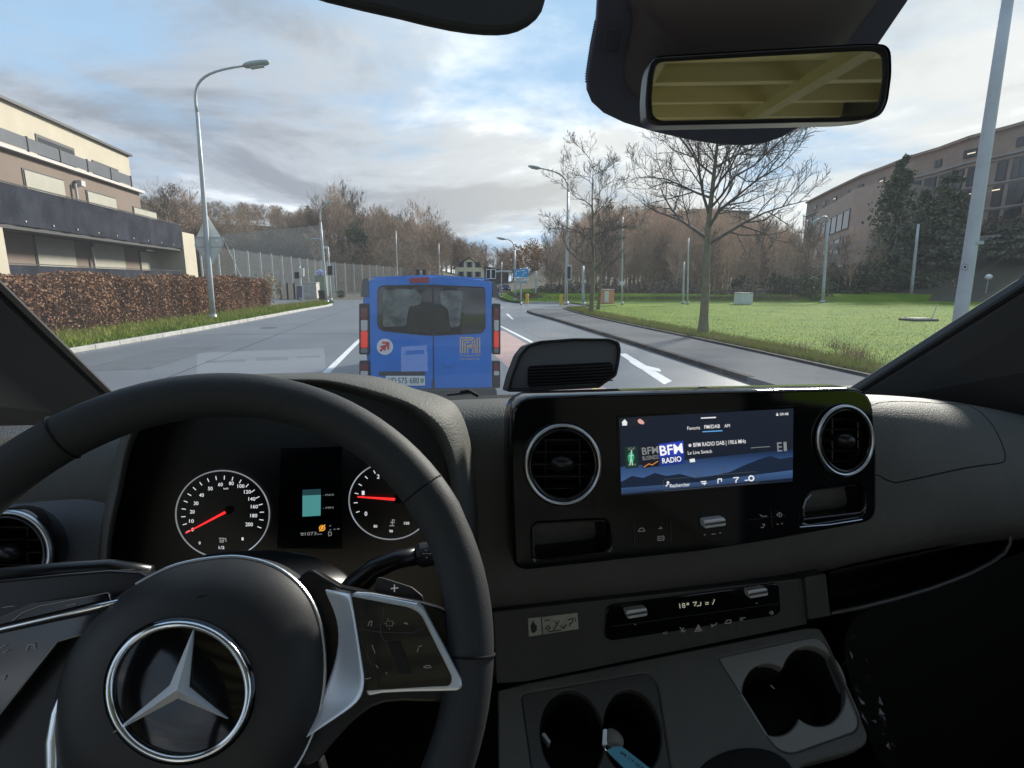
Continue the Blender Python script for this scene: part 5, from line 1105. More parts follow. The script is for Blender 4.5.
pt = shift(plC, .0027)
mb = MB(); text('', 'Favoris', (687.5, 430), (700, 429.2), 3.4, pt, None, dash, join=mb); text('', 'FM/DAB', (704.5, 428.8), (720, 427.8), 3.6, pt, None, dash, bold=0.0070, join=mb); text('', 'AM', (724.5, 427.6), (730, 427.2), 3.4, pt, None, dash, join=mb)
text('', '★ BFM RADIO DAB | 190.6 MHz', (688, 447.5), (746, 443.0), 4.0, pt, None, dash, bold=0.0052, join=mb) if False else text('', 'BFM RADIO DAB | 190.6 MHz', (693.5, 447), (746, 443.0), 4.0, pt, None, dash, bold=0.0052, join=mb)
text('', 'Le Live Switch', (688, 454.6), (712, 452.8), 3.4, pt, None, dash, join=mb); text('', 'Rechercher', (670, 487.6), (690, 486.0), 3.6, pt, None, dash, bold=0.0035, join=mb)
star = [(690+2.2*sin(k*pi/5)*(1 if k % 2 == 0 else .42), 445.4-2.2*cos(k*pi/5)*(1 if k % 2 == 0 else .42)) for k in range(10)]; mb.add([onp(*q, shift(pt, .0005)) for q in star], [tuple(range(10))])
text('', '09:48', (780, 415.6), (788.5, 415.1), 2.6, pt, None, dash, bold=0.0035, join=mb); mb.add([onp(*q, shift(pt, .0005)) for q in ((776, 415.8), (778.6, 415.6), (777.3, 412.4))], [(0, 1, 2)])
mb.build('screen_lettering', M_white_e, scr)
mb = MB(); text('', 'E', (777.5, 451.5), (782.3, 451.2), 9, pt, None, dash, bold=0.0070, join=mb); text('', '1', (784, 451), (787, 450.8), 9, pt, None, dash, bold=0.0070, join=mb); strokes(mb, pt, [[(751, 448), (757, 447.4), (770, 446.6)]], .6); mb.build('screen_lettering', M_grey_e, scr)
# home and bell icons, playback icons, toolbar
mb = MB(); mb.add([onp(*q, shift(pt, .0006)) for q in ((621.5, 422.8), (624.6, 419.2), (627.7, 422.6), (627, 422.6), (627, 425.4), (622.3, 425.6), (622.3, 422.8))], [tuple(range(7))])
strokes(mb, pt, [[(745, 480.4), (748, 480.1)], [(701, 481.8), (706, 481.4)], [(702, 483.6), (706.5, 483.2)], [(704.5, 484.8), (704.5, 482.6)], [(718, 483.2), (718, 479.2), (721.5, 478.8), (721.5, 481.4)], [(733.5, 477.8), (738.5, 477.4), (736, 480.6), (736, 482.6)], [(666, 486.2), (667.8, 484.2)], [(668.0, 483.8), (669, 482.4), (668, 481.6), (667, 482.6), (668.0, 483.8)]], 1.0)
for q in (ell_px(751.3, 478.3, 2.4, 2.4, 14),): strokes(mb, pt, [q+[q[0]]], 1.3)
mb.build('toolbar_icons', M_white_e, scr)
mb = MB(); q = round_px([(663, 479.5), (757, 471.5), (759, 480), (758, 483.0), (664, 491)], 3); strokes(mb, pt, [q+[q[0]]], .5); 
for c_ in ((698.5, 471.8), (723.5, 469.6)): q = ell_px(*c_, 3.6, 3.6, 18); strokes(mb, pt, [q+[q[0]]], .4); strokes(mb, pt, [[(c_[0]-1.2, c_[1]), (c_[0]+1.4, c_[1])]], 1.0)
mb.build('toolbar_frame', M_dim_e, scr)
mb = MB(); mb.add([onp(*q, shift(pt, .0006)) for q in round_px([(637.3, 420.6), (640, 418.6), (642.5, 420.4), (644.5, 422.5), (643.5, 424.5), (639, 423.5)], 1)], [tuple(range(36))]); mb.build('bell_icon', emis('screen_pink', (.9, .5, .45), .8), scr)
mb = MB(); mb.add([onp(*q, shift(pt, .0006)) for q in ((689.5, 459.2), (694.5, 458.4), (695.3, 461.8), (690, 462.4))], [(0, 1, 2, 3)]); mb.build('card_icon', M_white_e, scr)
# station tiles
sc('station_tile', [(658.7, 444), (683.4, 440.9), (684.6, 463.6), (660.3, 466.6)], .0006, emis('tile_blue', (.02, .05, .42), 1))
sc('tile_base', [(659.9, 457.2), (684.3, 454.3), (684.6, 463.6), (660.3, 466.6)], .0009, emis('tile_deep_blue', (.01, .03, .22), 1), scr)
text('tile_lettering', 'BFM', (660.4, 455.6), (683.2, 452.7), 9.5, shift(plC, .0034), emis('tile_white', (1, 1, 1), 1), scr, bold=0.0175); text('tile_lettering', 'RADIO', (662.6, 463.6), (681.6, 461.2), 5.2, shift(plC, .0034), emis('tile_white', (1, 1, 1), 1), scr, bold=0.0105)
sc('station_tile', [(641.5, 446.5), (658.0, 444.6), (659.4, 466.2), (642.8, 468.0)], .0005, emis('tile_dark', (.006, .007, .012), 1))
text('tile_lettering', 'BFM', (642.4, 454.8), (658.6, 453.0), 7.0, shift(plC, .0030), M_grey_e, scr, bold=0.0140); text('tile_lettering', 'BUSINESS', (642.8, 460.4), (658.8, 458.6), 4.0, shift(plC, .0030), M_grey_e, scr, bold=0.0070)
mb = MB(); strokes(mb, shift(plC, .0030), [[(644, 467), (649, 463.8), (652, 465), (658, 461.2)]], .9); mb.build('tile_arrow', emis('tile_orange', (.8, .3, .08), .8), scr)
sc('station_tile', [(624.5, 447), (637.5, 445.6), (638.6, 467.4), (625.6, 468.8)], .0004, emis('tile_green_black', (.008, .03, .02), 1))
mb = MB(); mb.add([onp(*q, shift(plC, .0030)) for q in ell_px(631, 457.6, 3.4, 5.6, 16)], [tuple(range(16))]); mb.build('tile_glow', emis('tile_teal', (.03, .30, .17), 1), scr)
mb = MB(); strokes(mb, shift(plC, .0030), [[(631.6, 450), (631.2, 457), (630, 465)], [(631.2, 457), (632.6, 465)], [(629.4, 456), (633.2, 455.4)]], 1.1); mb.build('tile_figure', emis('tile_mint', (.5, .85, .65), .8), scr)
text('tile_lettering', 'IDF', (628.4, 450.4), (635.2, 449.8), 2.6, shift(plC, .0030), M_grey_e, scr); text('tile_lettering', '1774', (628.6, 466.6), (636, 465.8), 2.6, shift(plC, .0030), M_grey_e, scr)
# keys below the screen
pk = shift(plC, .001); KS = [[(638, 531.5), (640, 528.4), (643, 528), (645, 531), (638, 531.5)], [(658.5, 528.6), (662, 528.3), (660, 526.8)], [(658, 536.5), (664, 536), (664, 540), (658, 540.6), (658, 536.5)], [(658, 538.5), (664, 538)], [(704, 534.8), (705.5, 534.6)], [(711.5, 534.2), (715.5, 533.8)], [(719.5, 533), (721, 532.9)], [(760, 514.5), (762.4, 516.6), (767, 516)], [(762.5, 524.4), (764.8, 524.2), (763.4, 527.4), (761, 527.6)], [(776.8, 514.6), (779.6, 512.4), (779.6, 517), (776.8, 514.6)], [(781, 513), (782, 515), (781, 517)], [(777, 524.2), (778.4, 524.1)], [(781.4, 523.7), (782.8, 523.6)]]
for x0_, x1_ in ((600, 652), (652, 690), (690, 740), (740, 770), (770, 800)):
    mb = MB(); strokes(mb, pk, [l_ for l_ in KS if x0_ <= l_[0][0] < x1_], .8); mb.build('key_symbol', M_dim_e, dash)
mb = MB()
mb = MB(); strokes(mb, pk, [[(749, 520), (786, 514.9)], [(771, 511), (772.5, 527.5)], [(634, 523), (634.5, 545)], [(670.5, 520), (671, 541)]], .5); mb.build('key_gaps', mat('gap_grey', (.03, .03, .03), .5), dash)
def rocker(pts, pl, par):
    o = plate('silver_switch', round_px(pts, 2.5), shift(pl, .010), .012, mat('silver_plastic', (.62, .63, .63), .35, .35), par, .0015); P = [onp(*p, pl) for p in pts]
    a_ = [pts[0][0]*.5+pts[3][0]*.5, pts[0][1]*.5+pts[3][1]*.5]; b_ = [pts[1][0]*.5+pts[2][0]*.5, pts[1][1]*.5+pts[2][1]*.5]
    plate('switch_groove', [(a_[0]+.6, a_[1]-1.0), (b_[0]-.6, b_[1]-1.0), (b_[0]-.6, b_[1]+1.2), (a_[0]+.6, a_[1]+1.2)], shift(pl, .0105), .001, M_satin if False else mat('groove_grey', (.06, .06, .065), .4), o)
    return o
rocker([(704, 520.5), (725.5, 518), (726.5, 526), (704.8, 529)], plC, dash)
# ---- climate strip
plK = plane3(atY(495, 612, .645), atY(805, 577, .645), atY(665, 660, .632))
plate('climate_panel', round_px([(493, 612), (803, 578.5), (807.5, 624.5), (526, 682), (497, 684)], 2), plK, .03, M_dash2, dash, .002)
gp = plate('control_strip', round_px([(607, 606), (779, 583), (781, 611), (776, 616), (612, 641), (605, 638)], 6), shift(plK, .003), .01, M_gloss, dash, .0015)
pk = shift(plK, .004); mb = MB(); strokes(mb, pk, [[(611, 626.5), (778, 603.5)]], .5); mb.build('strip_line', mat('gap_grey', (.03, .03, .03)), gp)
rocker([(626, 611), (647, 608), (648, 616), (628, 619.4)], shift(plK, .004), dash); rocker([(748, 590.8), (767.5, 588), (768.8, 595.6), (749.8, 599)], shift(plK, .004), dash)
M_amb = emis('climate_lit', (.80, .80, .60), .45); mb = MB(); text('', '18', (679.8, 608.4), (685.6, 607.6), 4.8, pk, None, dash, join=mb); strokes(mb, pk, [[(687, 603.4), (688.6, 603.1), (688.6, 604.6), (687, 604.8), (687, 603.4)], [(693, 602.6), (696.6, 602), (694.4, 606)], [(697, 606), (700.8, 605.4), (700.8, 602.2)], [(705.5, 602.8), (708.6, 602.4)], [(705.5, 604.4), (708.6, 604.0)], [(712.6, 604.4), (714.6, 599.4)]], .8); mb.build('climate_digits', M_amb, gp)
mb = MB(); text('', 'A/C', (663, 634.4), (668, 633.7), 2.2, pk, None, dash, join=mb)
strokes(mb, pk, [[(695, 631.6), (698.4, 624.8), (701.8, 630.6), (695, 631.6)], [(697, 629.8), (698.4, 627), (699.8, 629.4), (697, 629.8)], [(680, 627.5), (684, 632)], [(684, 627.6), (681, 631.6)], [(682.5, 631.2), (685.5, 630.6)], [(711, 624.4), (714, 625.6), (717, 623)], [(711, 626.4), (713, 626.6)], [(725, 623.6), (727, 620.4), (731, 620), (731, 622.8), (725, 623.6)], [(740, 618.4), (745.5, 617.6)], [(740, 620.2), (743, 619.8)], [(769.4, 613), (772, 611.2), (773.4, 613.6), (770.4, 614.4)], [(634.5, 624.6), (636, 624.4)], [(757, 586), (758.4, 585.8)], [(756, 603.4), (757.4, 603.2)]], .7); mb.build('climate_symbols', M_dim_e, gp)
# warning sticker
sk = plate('warning_sticker', [(528, 618.6), (577.4, 613), (578.6, 629), (529, 636.6)], shift(plK, .0015), .001, mat('sticker_grey', (.34, .34, .28), .6, var=.15, vscale=60), dash)
pk = shift(plK, .0018); mb = MB(); mb.add([onp(*q, shift(pk, .0004)) for q in ((531, 630), (530.4, 626), (533.4, 620.4), (534.4, 623.4), (537, 626), (536.6, 630.6), (534, 633.2), (531.8, 632.4))], [tuple(range(8))])
strokes(mb, pk, [[(541.5, 617.4), (542.4, 634.4)], [(545, 620.6), (550, 620)], [(545.6, 628), (548, 625.6), (550.4, 628), (548, 630), (545.6, 628)], [(553.6, 630.4), (559.4, 620.4)], [(554.6, 621), (557.6, 624.6)], [(560.4, 626), (564, 628.6), (566, 624.6)], [(567.8, 620), (573, 618.6), (572.6, 622.6), (569.4, 624), (571, 626.4)], [(574.6, 617.6), (576, 622)], [(548.6, 631.8), (561, 630)]], .9)
mb.build('sticker_print', mat('print_black', (.015, .015, .015), .6), sk)
# ---- block right of the climate strip, shelf and its lip
plate('shelf_block', round_px([(805, 577.6), (826, 574), (831, 616), (808.8, 620)], 1.5), shift(plK, .006), .04, M_dash2, dash, .002)
rowsS = [[(828, 571, .66), (900, 557, .655), (970, 541, .645), (1012, 529, .64), (1130, 490, .64)], [(829, 572, .80), (900, 560, .80), (970, 545, .80), (1005, 536, .80), (1130, 500, .8)], [(831, 606, .82), (900, 590, .82), (960, 572, .82), (1000, 552, .82), (1130, 520, .82)], [(832, 611.5, .66), (900, 595, .655), (958, 577, .65), (1004, 552, .645), (1130, 520, .64)]]
gridsurf('shelf', rowsS, M_dash2, dash, 2)
pts = [(831, 613), (860, 607.5), (895, 598.8), (930, 588.5), (965, 575.5), (990, 563), (1004, 553), (1010, 543), (1009.5, 530)]
mb = MB(); mb.tube([atY(x, y, .640) for x, y in pts], [.0035]*7+[.0032, .0025], 10); mb.build('shelf_lip', mat('lip_plastic', (.05, .05, .05), .35), dash, smooth=True)
rowsL = [[(833, 614, .645), (930, 590, .645), (1004, 556, .64), (1130, 520, .64)], [(850, 680, .66), (930, 670, .67), (1004, 640, .67), (1130, 600, .66)], [(880, 790, .70), (960, 790, .72), (1040, 760, .72), (1150, 700, .7)]]
gridsurf('lower_panel', rowsL, M_black, dash, 2)
# ---- lower tray with cup holders
plT = plane3(atY(525, 682, .640), atY(808, 626, .640), atY(866, 742, .50))
hr1 = ell_px(771.5, 699.5, 28, 37, 40, -.12); hr2 = ell_px(814, 685.5, 31.5, 40.5, 40, -.22)
def union_px(A_, B_):
    """outline of two overlapping ovals, with the pinched waist"""
    def inside(p, c, rx, ry, rot): x, y = p[0]-c[0], p[1]-c[1]; u = x*cos(rot)+y*sin(rot); v = -x*sin(rot)+y*cos(rot); return (u/rx)**2+(v/ry)**2 < 1
    return inside
def two_ovals(c1, r1, t1, c2, r2, t2, n=72):
    ins = union_px(0, 0); P1 = ell_px(*c1, *r1, n, t1); P2 = ell_px(*c2, *r2, n, t2)
    o1 = [not ins(p, c2, *r2, t2) for p in P1]; o2 = [not ins(p, c1, *r1, t1) for p in P2]
    def run(P, o): s = next(i for i in range(len(P)) if o[i] and not o[i-1]); return [P[(s+i) % len(P)] for i in range(len(P)) if o[(s+i) % len(P)]]
    R = run(P1, o1)+run(P2, o2); return R
tw_r = two_ovals((771.5, 699.5), (28.5, 37), -.30, (813.5, 686), (31, 41), -.30)
tw_l = two_ovals((572, 736), (32, 46), -.12, (632, 733), (29, 44), -.12)
tray_outer = round_px([(498, 690), (526, 682.6), (700, 648.2), (806, 627.5), (820, 628), (828, 642), (868, 735), (866, 745), (850, 752), (800, 765), (770, 840), (500, 900)], [2, 2, 2, 3, 5, 6, 6, 6, 5, 8, 5, 5])
in_r = round_px([(717.5, 657.5), (800, 639.5), (816, 636.5), (826, 643), (859, 716), (858, 731), (792, 754.5), (778, 750), (768, 738)], [5, 2, 7, 7, 10, 10, 8, 6, 2])
in_l = round_px([(520.5, 694), (648, 672), (658, 684), (676, 800), (540, 830)], [7, 8, 8, 5, 5])
holed('centre_tray', tray_outer, [in_r, in_l], plT, .02, M_dash, dash, .0025)
M_holder = mat('holder_plastic', (.15, .15, .135), .42, bump=.3, bscale=1200)
holed('cup_holder', in_r, [tw_r], shift(plT, -.0025), .012, M_holder, dash, .0022); holed('cup_holder', in_l, [tw_l], shift(plT, -.0025), .012, M_dash2, dash, .0022)
cup('cup_well', tw_r, shift(plT, -.008), .09, M_black, dash, .88); cup('cup_well', tw_l, shift(plT, -.008), .09, M_black, dash, .88)
plate('well_clip', round_px([(541.5, 734), (544.5, 732.4), (551, 741.5), (549, 743.2)], 1), shift(plT, -.012), .02, mat('clip_grey', (.35, .35, .35), .5), dash)
for q0_, q1_ in (((770.5, 685), (774.5, 689)),): mb = MB(); mb.tube([onp(*q0_, shift(plT, -.02)), onp(*q1_, shift(plT, -.02))], .0008, 5); mb.build('well_clip', mat('clip_grey', (.35, .35, .35)), dash)
dome('recess_shade', smooth_px([(690, 800), (700, 768), (725, 752), (752, 748), (775, 753), (792, 768), (800, 800)], 4), shift(plT, .001), .004, M_black, dash)  # shade of the recess painted as a black shape
# ---- key with blue tag in the left cup holder
kl = thing('key_tag', 'light blue plastic key tag hanging from a key in the left cup holder', 'key', onp(615, 745, shift(plT, .002)))
kp = shift(plT, .004)
plate('tag', round_px([(606, 750), (617, 745.5), (623, 747), (655, 772), (648, 782), (640, 784)], 3), kp, .003, mat('tag_blue', (.07, .30, .42), .35, coat=.3), kl, .0006)
mb = MB(); text('', 'SPR 519 GE 86R', (619.6, 753.2), (647, 773.5), 3.0, kp, None, kl, join=mb); mb.build('tag_lettering', mat('print_black', (.015, .015, .015)), kl)
plate('key_blade', round_px([(603, 729), (607, 728.5), (608.5, 743), (604, 748), (602, 744)], 1.2), shift(plT, -.004), .003, M_satin, kl, .0005); dome('key_bow', smooth_px([(608, 729), (616, 730), (623, 738), (622.5, 747), (614, 748), (607.5, 744)], 4), shift(plT, -.004), .004, mat('key_bow_grey', (.16, .15, .13), .5), kl)
mb = MB(); mb.tube([onp(*q, shift(plT, .001)) for q in ell_px(609, 748, 4.2, 3.4, 20)], .0007, 6, closed=True); mb.build('key_ring', M_chrome, kl)
# clear film hanging at the right end of the tray
# ------------------------------------------------------------------ instrument hood and cluster
hop = [(104, 640), (105, 600), (108, 540), (118, 490), (129, 441), (150, 408), (200, 388), (258, 382), (310, 380.5), (339, 384), (378.5, 395), (411, 406.5), (432, 423), (444, 441), (453, 467), (456, 500), (452, 560), (446, 640)]
hcr = [(94, 640), (95, 600), (99, 540), (109, 487), (121, 437), (145, 401), (198, 378), (258, 373.8), (310, 372.8), (345, 373.5), (381, 377.5), (414, 388.5), (440, 396), (458, 408), (470, 440), (476, 490), (480, 560), (480, 640)]
def dens(P, n=4):
    P = np.array(P, float); o = []
    for i in range(len(P)-1):
        p0, p1, p2, p3 = P[max(0, i-1)], P[i], P[i+1], P[min(len(P)-1, i+2)]
        for k_ in range(n): t_ = k_/n; o.append(.5*((2*p1)+(-p0+p2)*t_+(2*p0-5*p1+4*p2-p3)*t_*t_+(-p0+3*p1-3*p2+p3)*t_**3))
    return o+[P[-1]]
ho, hc = dens(hop), dens(hcr); c = np.array([275, 520]); k = len(ho); V = []
for f_ in (lambda o_, c_: atY(*(c+(o_-c)*np.array([.97, .955])), .625), lambda o_, c_: atY(*(c+(o_-c)*.99), .560), lambda o_, c_: atY(*o_, .556), lambda o_, c_: atY(*(o_*.8+c_*.2+np.array([0, -.3])), .560), lambda o_, c_: atY(*(o_*.45+c_*.55+np.array([0, -.8])), .585),
           lambda o_, c_: atY(*c_, .64), lambda o_, c_: atY(*(c_+np.array([0, 5.])), .72), lambda o_, c_: atY(*(c_+np.array([0, 26.])), .90)):
    V += [f_(o_, c_) for o_, c_ in zip(ho, hc)]
F = [(i*k+j, i*k+j+1, (i+1)*k+j+1, (i+1)*k+j) for i in range(7) for j in range(k-1)]
mesh('instrument_hood', V, F, M_dash, dash, smooth=True)
plG = planeN(atY(285, 505, .615), (0, -1, .12))
plate('instrument_panel', [tuple(q) for q in ho], plG, .01, M_gloss2, dash)
def gz(x, y): return (160+x/3.657, 430+y/3.657)
pg = shift(plG, .001)
def gauge(name, cx, cy, rx, ry, lab, ticks, needle, small):
    d_ = plate(name, ell_px(cx, cy, rx, ry, 56), pg, .002, mat('dial_black', (.006, .006, .007), .35), dash)
    mb = MB(); mb.tube([onp(*q, shift(pg, .003)) for q in ell_px(cx, cy, rx, ry, 64)], .0008, 6, closed=True); mb.build('dial_ring', mat('dial_ring_metal', (.55, .57, .6), .25, 1, emit=(.7, .75, .8), estr=.12), d_)
    mb = MB()
    for s_, x, y, h_ in lab: q = gz(x, y); w_ = h_*.62*len(s_)/2*1.1; text('', s_, (q[0]-w_, q[1]+h_/2), (q[0]+w_, q[1]+h_/2), h_, pg, None, dash, bold=0.0105, join=mb)
    mb.build('dial_numerals', emis('dial_white', (.9, .95, 1), .85), d_)
    mb = MB()
    for a_ in ticks: mb_ = strokes(mb, pg, [[(cx+rx*.80*cos(a_), cy+ry*.80*sin(a_)), (cx+rx*.88*cos(a_), cy+ry*.88*sin(a_))]], .8)
    mb.build('dial_ticks', emis('dial_white', (1, 1, 1)), d_)
    a_, b_ = gz(*needle[0]), gz(*needle[1]); dx, dy = b_[0]-a_[0], b_[1]-a_[1]; l = math.hypot(dx, dy); nx, ny = -dy/l, dx/l
    plate('needle', [(a_[0]+nx*1.3, a_[1]+ny*1.3), (b_[0]+nx*.5, b_[1]+ny*.5), (b_[0]-nx*.5, b_[1]-ny*.5), (a_[0]-nx*1.3, a_[1]-ny*1.3)], shift(pg, .005), .0015, M_red_e, d_)
    dome('needle_cap', ell_px(*a_, 4.2, 3.8, 20), shift(pg, .003), .003, M_black, d_, rings=4)
    mb = MB(); strokes(mb, pg, small, 1.0); mb.build('dial_symbol', M_grey_e, d_)
    return d_
tk = [radians(152+i*12.05) for i in range(20)]
gauge('speedometer', 222.6, 514.2, 46.8, 43.6, [('10', 115, 333, 3.4), ('20', 118, 299, 3.4), ('30', 132, 268, 3.4), ('40', 152, 238, 3.4), ('50', 184, 214, 3.4), ('60', 221, 199, 3.4), ('80', 261, 195, 3.4), ('100', 296, 205, 3.4), ('120', 320, 226, 3.4), ('140', 336, 252, 3.4), ('160', 345, 280, 3.4), ('180', 343, 313, 3.4), ('200', 326, 345, 3.6), ('0', 119, 364, 3.4), ('km/h', 241, 214, 1.7), ('0', 145, 413, 2.8), ('1/2', 225, 430, 2.8), ('1', 302, 398, 2.8)], tk, ((250, 295), (93, 378)),
      [[gz(216, 396), gz(232, 396), gz(232, 410), gz(220, 410), gz(220, 398)], [gz(232, 400), gz(240, 396), gz(242, 408)], [gz(220, 404), gz(232, 404)]])
gauge('rev_counter', 390.6, 500.8, 41.6, 38.6, [('0', 753, 306, 4), ('1', 743, 230, 4), ('2', 798, 170, 4), ('3', 868, 172, 4), ('4', 930, 240, 4), ('80', 788, 352, 2.6), ('90', 845, 370, 2.6), ('150', 902, 341, 2.6), ('x1000', 836, 172, 1.5)], [radians(160+i*16.5) for i in range(12)], ((868, 255), (722, 245)), [[gz(840, 350), gz(856, 350)], [gz(850, 346), gz(850, 328), gz(858, 330)], [gz(843, 338), gz(858, 338)]])
ds = plate('centre_display', [gz(442, 68), gz(664, 62), gz(664, 434), gz(428, 434)], shift(pg, .002), .002, mat('display_glass', (.003, .004, .006), .1), dash)
pd = shift(pg, .003); plate('level_box', [gz(521, 240), gz(588, 237), gz(587, 313), gz(521, 317)], pd, .0004, emis('teal_lit', (.07, .27, .27), 1), ds); plate('level_box', [gz(521, 219), gz(588, 216), gz(588, 235.5), gz(521, 238.5)], pd, .0004, emis('teal_dim', (.015, .05, .06), 1), ds)
mb = MB(); text('', '- MAX', gz(596, 242), gz(637, 240), 2.0, pd, None, dash, join=mb); text('', '- MIN', gz(596, 289), gz(634, 287), 2.0, pd, None, dash, join=mb); text('', '1073', gz(530, 386), gz(572, 384), 3.2, pd, None, dash, join=mb); text('', 'km', gz(576, 384), gz(592, 383), 1.8, pd, None, dash, join=mb); text('', 'D', gz(616, 388), gz(629, 387), 4.4, pd, None, dash, bold=0.0070, join=mb); text('', 'P', gz(620, 354), gz(626, 354), 1.6, pd, None, dash, join=mb); text('', 'N', gz(620, 368), gz(626, 368), 1.6, pd, None, dash, join=mb)
strokes(mb, pd, [[gz(514, 378), gz(526, 378)], [gz(516, 384), gz(524, 384)], [gz(636, 363), gz(640, 363)], [gz(648, 362), gz(656, 362)]], .8); mb.build('display_lettering', M_grey_e, ds)
mb = MB(); q = [gz(*p) for p in ell_px(593, 359, 10, 9, 18)]; strokes(mb, pd, [q+[q[0]], [gz(584, 370), gz(603, 347)], [gz(588, 358), gz(597, 352)], [gz(588, 363), gz(598, 360)]], 1.0); mb.build('amber_warning', emis('amber_lit', (1, .42, .05), .9), ds)
# ---- left end of the dash: side panel with skylight put into its colour, round vent
rowsP = [[(-160, 430, .80), (20, 425, .80), (80, 425, .80), (140, 425, .80)], [(-160, 480, .70), (20, 470, .70), (80, 458, .70), (140, 450, .70)], [(-160, 540, .63), (20, 520, .63), (70, 515, .63), (125, 510, .64)], [(-160, 640, .60), (20, 600, .60), (70, 590, .60), (120, 585, .62)], [(-160, 760, .62), (20, 700, .62), (70, 700, .62), (120, 700, .62)]]
gridsurf('side_panel', rowsP, mat('side_panel_skylit', (.12, .13, .15), .6, bump=.7, bscale=420), dash, 2)
plL = planeN(atY(8, 553, .575), (.15, -1, .3)); holed('vent_surround', ell_px(8, 554, 46, 45, 48), [ell_px(8, 553, 40, 39)], plL, .03, M_gloss, dash, .003); vent(8, 553, 43.5, 42, plL, dash)

# =================================================================== STEERING WHEEL
WA = radians(29.5); WC = np.array([-.143, .327, 1.660]); WN = np.array([0, -cos(WA), sin(WA)]); plW0 = planeN(WC, WN)
sw = thing('steering_wheel', 'black leather steering wheel with silver spokes and a three pointed star', 'steering wheel', WC)
e1 = np.array([1., 0, 0]); e2 = np.cross(WN, e1); nU, nV = 96, 20; V = []
for i in range(nU):
    a = 2*pi*i/nU; rd2 = e1*cos(a)+e2*sin(a)
    grip = 1+.06*math.exp(-((math.degrees(a)-25) % 360-0)**2/300)
    for j in range(nV):
        b = 2*pi*j/nV; V.append(WC+rd2*(.1785+.0165*grip*cos(b))+WN*(.0160*grip*sin(b)))
mesh('rim', V, [(i*nV+j, ((i+1) % nU)*nV+j, ((i+1) % nU)*nV+(j+1) % nV, i*nV+(j+1) % nV) for i in range(nU) for j in range(nV)], M_leather, sw, smooth=True)
for tgt in ((430, 484), (462, 655), (60, 432)):
    best = min((i*pi/360 for i in range(720)), key=lambda a_: abs(a_-0) if False else np.linalg.norm(np.array([(lambda v_: 512+FPX*(v_@_R)/(v_@_F))(WC+(e1*cos(a_)+e2*sin(a_))*.1765-CAM), (lambda v_: 384-FPX*(v_@_U)/(v_@_F))(WC+(e1*cos(a_)+e2*sin(a_))*.1765-CAM)])-np.array(tgt)))
    rd2 = e1*cos(best)+e2*sin(best); mb = MB(); mb.tube([WC+rd2*(.1785+.0169*cos(b_))+WN*(.0164*sin(b_)) for b_ in np.linspace(0, 2*pi, 33)[:-1]], .0008, 5, closed=True); mb.build('grip_seam', M_black, sw)
def wp(name, pts, off, th, m, par=None, bevel=0): return plate(name, pts, shift(plW0, off), th, m, par or sw, bevel)
# spoke bodies
wp('spoke', smooth_px([(300, 575), (340, 586), (395, 597), (428, 604), (452, 620), (470, 690), (448, 702), (385, 703), (350, 725), (305, 768), (280, 700)], 3), -.006, .022, M_gloss2, None, .002)
wp('spoke', [(-60, 585), (0, 580), (60, 574), (109, 570), (140, 572), (160, 582), (150, 640), (90, 690), (60, 768), (50, 830), (20, 800), (-60, 740)], -.006, .022, M_gloss2, None, .002)
wp('spoke', [(90, 780), (290, 740), (320, 765), (330, 800), (345, 900), (60, 900)], -.012, .02, M_black, None, .002)
# hub
hub = smooth_px([(222, 557), (250, 558.5), (276, 567), (298, 583), (313, 604), (322, 632), (325, 664), (322, 700), (312, 736), (292, 772), (255, 805), (200, 826), (140, 826), (90, 806), (62, 780), (53, 745), (54, 706), (63, 668), (80, 636), (104, 608), (136, 584), (176, 565)], 4)
hb = dome('hub_cover', hub, shift(plW0, .006), .022, M_hub, sw, rings=12, c=(185, 690), power=5, skirt=.03)
mb = MB(); mb.tube([onp(*q, shift(plW0, .006)) for q in hub[-8:]+hub[:60]], .0011, 6); mb.build('hub_edge_trim', M_satin, sw)
strk = MB(); strokes(strk, shift(plW0, .027), [[(196, 598.5), (200, 596), (207, 595.2)], [(198, 596), (203, 597.6)]], .9); strk.build('airbag_mark', M_black, hb)
# badge : ring and three pointed star with faceted arms
pe = shift(plW0, .0305)
dome('badge_disc', ell_px(179, 691.5, 76, 74, 56), shift(plW0, .0285), .0012, M_gloss, sw, rings=3, power=8)
mb = MB(); mb.tube([onp(*q, pe) for q in ell_px(179, 691.5, 69.5, 67.5, 72, .1)], .0021, 10, closed=True); mb.build('badge_ring', M_chrome, sw, smooth=True)
ctr = (177, 690); tips = [(194, 627.5), (227.5, 719), (112, 733.5)]; notch = [(188.5, 687), (178, 698.5), (169.5, 685.5)]
C0 = onp(*ctr, shift(pe, .0100)); V = [C0]; 
for i in range(3): V += [onp(*tips[i], shift(pe, .0005)), onp(*notch[i], shift(pe, .0005))]
V += [v-WN*.003 for v in V[1:]]; F = []
for i in range(3):
    t0, n0, n1 = 1+2*i, 2+2*i, 2+2*((i-1) % 3); F += [(0, n0, t0), (0, t0, n1)]
for i in range(6): F.append((1+i, 1+(i+1) % 6, 7+(i+1) % 6, 7+i))
mesh('star', V, F, mat('star_silver', (.92, .94, .97), .22, .4), sw)
